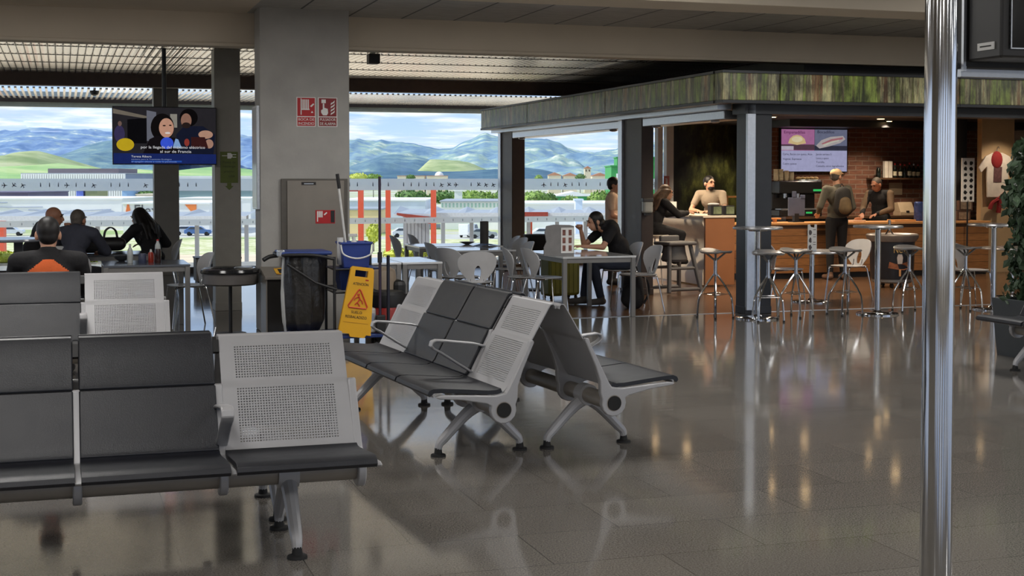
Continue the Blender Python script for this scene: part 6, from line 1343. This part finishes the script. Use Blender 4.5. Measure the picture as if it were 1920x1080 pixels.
def person(label, loc, rz, base, skin='fair', hair=('short', 'black'), top=('cloth', 1), sleeve=2, trousers=None, shoes=None, yaw=0, pitch=0, k=1.0, cap=None, beard=False, belly=1.0, top2=None, fist=(0, 0), **J):
    t = thing('person', label, 'person', loc, rz); P = dict(base); sides = {}
    for s, nm in ((-1, 'l'), (1, 'r')):
        for j in ('sh', 'el', 'wr', 'hj', 'kn', 'an'):
            sides[j, s] = Vector(J[j+nm]) if j+nm in J else V3(P[j] if j not in J else J[j], s)
    for j in ('hip', 'waist', 'chest', 'neck', 'head'):
        if j in J: P[j] = J[j]
    hip, waist, chest, neck, head = [Vector(P[j]) for j in ('hip', 'waist', 'chest', 'neck', 'head')]
    sk = SKIN[skin]; b = MB(); q = Euler((R(pitch), 0, R(yaw))).to_matrix()
    H = lambda x, y, z: head+q @ Vector((x, y, z))
    def hb(c, r): b.ball(H(*c), r, 16, 12, rot=(R(pitch), 0, R(yaw)))
    hb((0, .012, .022), (.076, .096, .094)); hb((0, -.022, -.045), (.060, .068, .072)); hb((0, -.052, -.082), (.032, .03, .026))
    b.cap(H(0, -.088, .012), H(0, -.108, -.026), .011, .015, 10); hb((0, -.083, .028), (.052, .016, .012)); hb((0, -.088, -.056), (.024, .012, .010))
    for s in (-1, 1): hb((s*.078, .012, -.012), (.013, .024, .034))
    b.cap(neck-Vector((0, 0, .03)), head+q @ Vector((0, .02, -.05)), .055, .050, 14)
    # trunk under the clothes
    b.ball(chest, (.145, .095, .15), 16, 10); b.ball(waist, (.125, .088, .13), 16, 10); b.ball(hip, (.145, .10, .11), 16, 10); b.cap(hip, chest, .09, .10)
    for s in (-1, 1):
        sh, el, wr, hj, kn, an = [sides[j, s] for j in ('sh', 'el', 'wr', 'hj', 'kn', 'an')]
        b.cap(chest+Vector((s*.08, 0, .07)), sh, .07, .052); b.cap(sh, el, .047, .038); b.cap(el, wr, .038, .025)
        d = (wr-el).normalized(); side = d.cross(Vector((0, 0, 1))); side = side.normalized() if side.length > .2 else Vector((1, 0, 0)); up = side.cross(d)
        pc = wr+d*.05; 
        for f in range(4): b.cap(wr+d*.015+side*(f-1.5)*.008, wr+d*.085+side*(f-1.5)*.019, .014, .012, 8, 3)
        cu = .35+fist[0 if s < 0 else 1]
        for f in range(4):
            L = (.062, .074, .070, .055)[f]; p0 = wr+d*.088+side*(f-1.5)*.020; d1 = (d*cos(cu)-up*sin(cu)); p1 = p0+d1*L*.55; d2 = (d*cos(cu*2.2)-up*sin(cu*2.2)); p2 = p1+d2*L*.5
            b.cap(p0, p1, .0095, .0088, 8, 3); b.cap(p1, p2, .0088, .0075, 8, 3)
        ts = -s; th0 = wr+d*.025+side*ts*.02; th1 = th0+d*.035+side*ts*.030-up*.01; b.cap(th0, th1, .013, .010, 8, 3); b.cap(th1, th1+d*.030+side*ts*.006-up*.012, .010, .008, 8, 3)
        b.cap(hj, kn, .075, .052); b.cap(kn, kn.lerp(an, .3), .050, .056); b.cap(kn.lerp(an, .3), an, .054, .036)
        fd = Vector((P['fd'][0]*s, P['fd'][1], -.045)); b.cap(an+Vector((0, .02, -.035)), an+fd, .036, .028)
    b.v = [tuple(Vector(p)) for p in b.v]
    body = remesh(b, 'body', sk, .0085, 3, t)
    ey = MB()
    for s in (-1, 1): ey.ball(H(s*.031, -.083, .012), (.012, .008, .007), 10, 6, rot=(R(pitch), 0, R(yaw)))
    ey.obj('eyes', M_INK, body)
    eb = MB()
    for s in (-1, 1): eb.tube([H(s*.014, -.099, .034), H(s*.032, -.097, .038), H(s*.050, -.086, .032)], .0045, 6)
    eb.obj('eyebrows', HAIR['grey'] if hair[1] == 'grey' else HAIR['black'], body)
    mo = MB().tube([H(-.022, -.096, -.056), H(0, -.102, -.058), H(.022, -.096, -.056)], .004, 6); mo.obj('mouth', mat('lip_tone', rgb(150, 84, 76)[:3], .5) if 'lip_tone' not in MATS else MATS['lip_tone'], body)
    # clothing
    c = MB(); g = .014
    c.ball(chest+Vector((0, 0, .005)), (.172, .118*belly, .165), 18, 12); c.ball(waist, (.148*belly, .112*belly, .15), 18, 12); c.ball(hip+Vector((0, 0, .06)), (.158, .118, .10), 18, 12); c.cap(hip+Vector((0, 0, .05)), chest, .115, .118)
    c.cap(chest+Vector((0, .0, .10)), neck+Vector((0, .0, -.01)), .085, .066)
    for s in (-1, 1):
        sh, el, wr = [sides[j, s] for j in ('sh', 'el', 'wr')]
        c.cap(chest+Vector((s*.08, 0, .08)), sh, .082, .070)
        if sleeve == 1: c.cap(sh, sh.lerp(el, .62), .066, .058)
        elif sleeve == 2: c.cap(sh, el, .067, .055); c.cap(el, el.lerp(wr, .93), .056, .040)
    tp = remesh(c, 'top', top, .011, 4, t)
    if top2:
        m2, fn = top2; tp.data.materials.append(m2)
        for pl_ in tp.data.polygons:
            if fn(pl_.center): pl_.material_index = 1
    c = MB()
    c.ball(hip+Vector((0, 0, -.01)), (.160, .118, .115), 18, 12)
    for s in (-1, 1):
        hj, kn, an = [sides[j, s] for j in ('hj', 'kn', 'an')]
        c.cap(hj, kn, .096, .068); c.cap(kn, kn.lerp(an, .35), .066, .066); c.cap(kn.lerp(an, .35), kn.lerp(an, .93), .064, .052)
    remesh(c, 'trousers', trousers, .012, 4, t)
    for s in (-1, 1):
        an = sides['an', s]; fd = Vector((P['fd'][0]*s, P['fd'][1]-.01, -.05)); c = MB(); c.cap(an+Vector((0, .025, -.040)), an+fd, .046, .040, 14); c.cap(an+Vector((0, .005, .02)), an+Vector((0, 0, -.03)), .046, .050, 14)
        c.v = [(x, y, max(z, .004)) for x, y, z in c.v]; so3 = remesh(c, 'shoe', shoes, .008, 2, t)
    t.scale = (k, k, k)
    # hair and headgear
    hm = HAIR[hair[1]]; h = MB(); hr = lambda c_, r: h.ball(H(*c_), r, 18, 12, rot=(R(pitch), 0, R(yaw)))
    if hair[0] in ('short', 'cropped', 'curly'):
        kx = {'short': 1.09, 'cropped': 1.035, 'curly': 1.14}[hair[0]]
        hr((0, .024, .034), (.078*kx, .092*kx, .090*kx)); hr((0, .05, -.01), (.066*kx, .062, .066)); 
        if hair[0] == 'curly':
            rr_ = random.Random(3)
            for i in range(26): a = rr_.random()*6.28; z = rr_.random()*.09; hr((.075*cos(a), .03+.08*sin(a) if sin(a) > -.6 else -.035, .03+z), (.022, .022, .022))
        remesh(h, 'hair', hm, .008, 2, t)
    elif hair[0] == 'long':
        hr((0, .026, .032), (.088, .100, .098)); bk = head+Vector((0, .095, -.06))
        for i in range(11):
            a = lerp(-1.9, 1.9, i/10); st = H(.083*sin(a), .03+.078*cos(a), .03); x = .115*sin(a); en = Vector((neck.x+x*1.15+.015*sin(i*2.1), chest.y+.10+.05*cos(a)-(.04 if abs(a) > 1.4 else 0), chest.z-.02+.05*sin(i*1.7)))
            md = Vector(((st.x+en.x)/2+.02*sin(a)*1.2, max(st.y, en.y)*.6+min(st.y, en.y)*.4+.012, (st.z+en.z)/2))
            for p0, p1, r0, r1 in ((st, md, .030, .034), (md, en, .034, .016)): h.cap(p0, p1, r0, r1, 8, 3)
        remesh(h, 'hair', hm, .009, 2, t)
    elif hair[0] == 'tied':
        hr((0, .024, .034), (.084, .099, .097)); hr((0, .06, -.03), (.070, .06, .08)); h.cap(H(0, .10, -.02), H(.0, .13, -.17), .035, .022); h.cap(H(-.07, -.02, .02), H(-.066, -.015, -.09), .020, .014); h.cap(H(.07, -.02, .02), H(.066, -.015, -.09), .020, .014)
        remesh(h, 'hair', hm, .008, 2, t)
    if beard:
        h = MB(); h.ball(H(0, -.040, -.072), (.056, .058, .048), 14, 10, rot=(R(pitch), 0, R(yaw))); remesh(h, 'beard', hm, .008, 2, t)
    if cap:
        h = MB(); h.ball(H(0, .012, .052), (.092, .108, .075), 18, 12, rot=(R(pitch), 0, R(yaw))); h.ball(H(0, -.125, .045), (.072, .075, .010), 16, 8, rot=(R(pitch+8), 0, R(yaw))); remesh(h, 'cap', cap, .007, 2, t)
    return t
BLACKC = cloth('black_cloth', 26, 25, 28); DKJEAN = cloth('dark_denim', 44, 50, 66); NAVYC = cloth('dark_navy_cloth', 34, 36, 46); GREYC = cloth('slate_cloth', 58, 60, 72)
SHB = cloth('black_shoe', 30, 28, 28); SHW = cloth('grey_sneaker', 84, 80, 78)
# man in orange, slumped against the hidden bench behind the second row
person('man with short dark hair and orange-backed black top, seated facing the windows', W(-.10, 11.40), 180, SIT, 'fair', ('cropped', 'black'), BLACKC, 2, NAVYC, SHB,
       hip=(0, .05, .555), waist=(0, .13, .66), chest=(0, .20, .80), neck=(0, .20, .95), head=(0, .17, 1.068), sh=(.20, .19, .88), el=(.25, .02, .68), wr=(.12, -.15, .62), hj=(.09, .03, .56), kn=(.12, -.42, .52), an=(.12, -.40, .09),
       top2=(cloth('orange_cloth', 232, 110, 56), lambda c: c.y > .15 and c.z < .90 and abs(c.x) < min(.17, .05+1.2*(.885-c.z))), k=1.10)
# the group of three at the far table
p = at(104, 400, 16.5); q = UV(p); person('bald man in dark clothes, chin on his hand, at the left of the group table', W(q[0]-.22, q[1]+.1), 80, SIT, 'tan', ('none', 'black'), BLACKC, 2, NAVYC, SHB, pitch=6,
       hip=(0, .10, .55), waist=(0, .06, .73), chest=(0, -.06, .92), neck=(0, -.13, 1.06), head=(0, -.21, 1.145), sh=(.19, -.09, 1.0), elr=(.20, -.36, .755), wrr=(.06, -.36, .99), ell=(-.22, -.34, .755), wrl=(-.02, -.44, .765), fist=(0, .7))
p = at(142, 400, 15.6); q = UV(p); person('grey-haired man in a slate pullover seen from behind at the group table', W(q[0], q[1]), 158, SIT, 'tan', ('cropped', 'grey'), GREYC, 2, NAVYC, SHB, yaw=-8,
       hip=(0, .10, .55), waist=(0, .08, .73), chest=(0, .0, .92), neck=(0, -.04, 1.055), head=(0, -.09, 1.13), sh=(.20, .0, .985), elr=(.33, -.22, .77), wrr=(.18, -.44, .755), ell=(-.28, -.2, .77), wrl=(-.12, -.42, .755))
p = pv(257, 400, 18.1); person('woman with long dark hair in black, leaning over the group table', W(p[0]+.12, 18.15), -138, SIT, 'fair', ('long', 'black'), BLACKC, 2, BLACKC, SHB, pitch=12,
       hip=(0, .12, .55), waist=(0, .08, .71), chest=(0, -.02, .89), neck=(0, -.08, 1.02), head=(0, -.14, 1.105), sh=(.18, -.03, .965), elr=(.24, -.24, .765), wrr=(.10, -.46, .76), ell=(-.36, .0, .76), wrl=(-.22, -.26, .755))
# woman in black at the menu stand table
p = gp(1163, 570); person('woman with tied black hair in a black T-shirt leaning on the menu stand table', W(p[0], p[1]), -92, SIT, 'fair', ('tied', 'black'), BLACKC, 1, DKJEAN, SHW, pitch=14,
       hip=(0, .05, .54), waist=(0, .0, .72), chest=(0, -.13, .90), neck=(0, -.25, 1.0), head=(0, -.345, 1.055), sh=(.18, -.17, .965), elr=(.26, -.33, .745), wrr=(.20, -.58, .755), ell=(-.20, -.42, .745), wrl=(-.09, -.50, .94), kn=(.09, -.40, .53), anr=(.10, -.30, .09), anl=(-.10, -.46, .09), fist=(.5, 0))
# person standing behind the brown post
p = at(1149, 360, 20.9); q = UV(p); person('person in a peach top standing half hidden behind the brown cafe post', W(q[0], q[1]), 60, STAND, 'fair', ('short', 'black'), cloth('peach_cloth', 232, 200, 172), 1, BLACKC, SHB,
       chest=(0, 0, 1.24), neck=(0, 0, 1.38), head=(0, -.03, 1.50), sh=(.18, .0, 1.33), ell=(-.22, -.02, 1.06), wrl=(-.04, -.20, .98), elr=(.24, .03, 1.08), wrr=(.18, -.14, .94), hip=(0, 0, .90), waist=(0, 0, 1.05), hj=(.09, 0, .88))
# woman on the counter stool
person('woman with long wavy brown hair in black sitting at the cream counter', W(8.52, 19.15), 92, SIT, 'fair', ('long', 'brown'), BLACKC, 2, BLACKC, SHB, yaw=6, pitch=4,
       hip=(0, .06, .84), waist=(0, .05, 1.0), chest=(0, -.03, 1.17), neck=(0, -.09, 1.28), head=(0, -.15, 1.385), sh=(.17, -.05, 1.235), elr=(.20, -.26, 1.06), wrr=(.10, -.50, 1.085), ell=(-.22, -.24, 1.06), wrl=(-.10, -.46, 1.085), hj=(.09, .03, .84), kn=(.10, -.36, .76), an=(.10, -.26, .40))
# barman resting on the counter
p = pv(1335, 380, 20.25); person('bearded barman in a pale grey polo shirt leaning on the cream counter', W(9.98, 20.3), -48, STAND, 'fair', ('short', 'black'), cloth('pale_khaki_cloth', 150, 136, 118), 1, BLACKC, SHB, yaw=58, beard=True,
       hip=(0, .10, .93), waist=(0, .06, 1.08), chest=(0, -.02, 1.26), neck=(0, -.05, 1.41), head=(0, -.08, 1.525), sh=(.20, -.03, 1.35), elr=(.30, -.18, 1.10), wrr=(.12, -.40, 1.085), ell=(-.26, -.22, 1.10), wrl=(-.06, -.40, 1.085))
# customer with backpack
p = gp(1568, 524); person('customer in a pale cap and olive jacket standing at the bar with a backpack', W(p[0], p[1]), 172, STAND, 'fair', ('cropped', 'grey'), cloth('olive_grey_jacket', 96, 92, 80), 2, cloth('black_trousers', 24, 23, 25), cloth('brown_shoe', 120, 92, 74), yaw=-52, cap=cloth('straw_cap', 214, 178, 134), belly=1.05,
       hip=(0, 0, .95), head=(0, -.03, 1.635), ell=(-.27, .0, 1.15), wrl=(-.24, -.18, 1.02), elr=(.28, .0, 1.16), wrr=(.22, -.22, 1.06))
c_ = p
backpack('backpack', 'black and tan backpack worn on the back of the customer in the cap', W(p[0]-.02, p[1]-.215, 1.02), -8, .98, mat('dark_pack_cloth', rgb(42, 40, 38)[:3], .8, bump=.2, bscale=80), mat('tan_pack_cloth', rgb(112, 92, 64)[:3], .8, var=.4, scale=5))
# barman behind the long bar
p = pv(1651, 380, 20.75); person('barman with grey hair in a black waistcoat bending over the bar', W(p[0], 20.75), -62, STAND, 'tan', ('cropped', 'grey'), cloth('brown_shirt', 112, 92, 72), 2, BLACKC, SHB, pitch=22, yaw=-14, belly=1.12,
       chest=(0, -.03, 1.25), neck=(0, -.08, 1.40), head=(0, -.15, 1.495), sh=(.20, -.04, 1.34), elr=(.27, -.12, 1.08), wrr=(.14, -.38, 1.0), ell=(-.26, -.14, 1.08), wrl=(-.12, -.40, 1.0),
       top2=(BLACKC, lambda c: abs(c.x) < .185 and c.z < 1.42))
# bags of the group of three
a = (.56, 17.3); t = thing('handbag', 'black handbag with two raised handles on the group table', 'bag', W(a[0], a[1]+.12, .711), 10)
b = MB().cap((-.07, 0, .10), (.07, 0, .10), .085, .085, 14, 5); b.v = [(x*1.2, y*.7, z) for x, y, z in b.v]; b.obj('body', mat('black_bag_leather', rgb(28, 26, 28)[:3], .4), t, smooth=60)
for y in (-.03, .03): MB().tube(smooth_path([(-.08, y, .17), (-.06, y, .26), (0, y, .30), (.06, y, .26), (.08, y, .17)], 4), .008, 8).obj('handle', MATS['black_bag_leather'], t)
a = (.32, 17.2); t = thing('jacket_bundle', 'rolled black jacket lying on the group table left of the handbag', 'jacket', W(a[0], a[1]+.05, .711), 0); b = MB().cap((-.10, 0, .075), (.09, .02, .07), .075, .07, 14, 5).ball((.02, .03, .10), (.08, .06, .05)); b.obj('cloth', BLACKC, t, smooth=60)
# ================================================================ fill panels added out of view to brighten the hall
M_DIFF = emis('fill_diffuser', (1, .95, .88, 1), 4.0)
def fill_panel(u, v, power):
    t = thing('added_fill_light', 'added square fill light in the hall ceiling, unseen above and behind the view', 'ceiling light', W(u, v, 3.37), 0, 'added fill lights in the hall ceiling')
    MB().span((-.6, -.6, -.03), (.6, .6, 0)).obj('frame', M_WHITE, t, smooth=0); MB().span((-.56, -.56, -.036), (.56, .56, -.031)).obj('diffuser', M_DIFF, t, smooth=0)  # frame and diffuser of the added fill light
    l = bpy.data.lights.new('fill_lamp', 'AREA'); l.energy = power; l.size = 1.1; l.color = (1, .97, .93); o = bpy.data.objects.new('fill_lamp', l); C.objects.link(o); o.parent = t; o.location = (0, 0, -.05)
for v, e in ((-5, 40), (0, 40), (4, 34), (8.6, 44), (11.8, 38)):
    for u in (-5, -.5, 4, 8.5, 13): fill_panel(u, v, e)
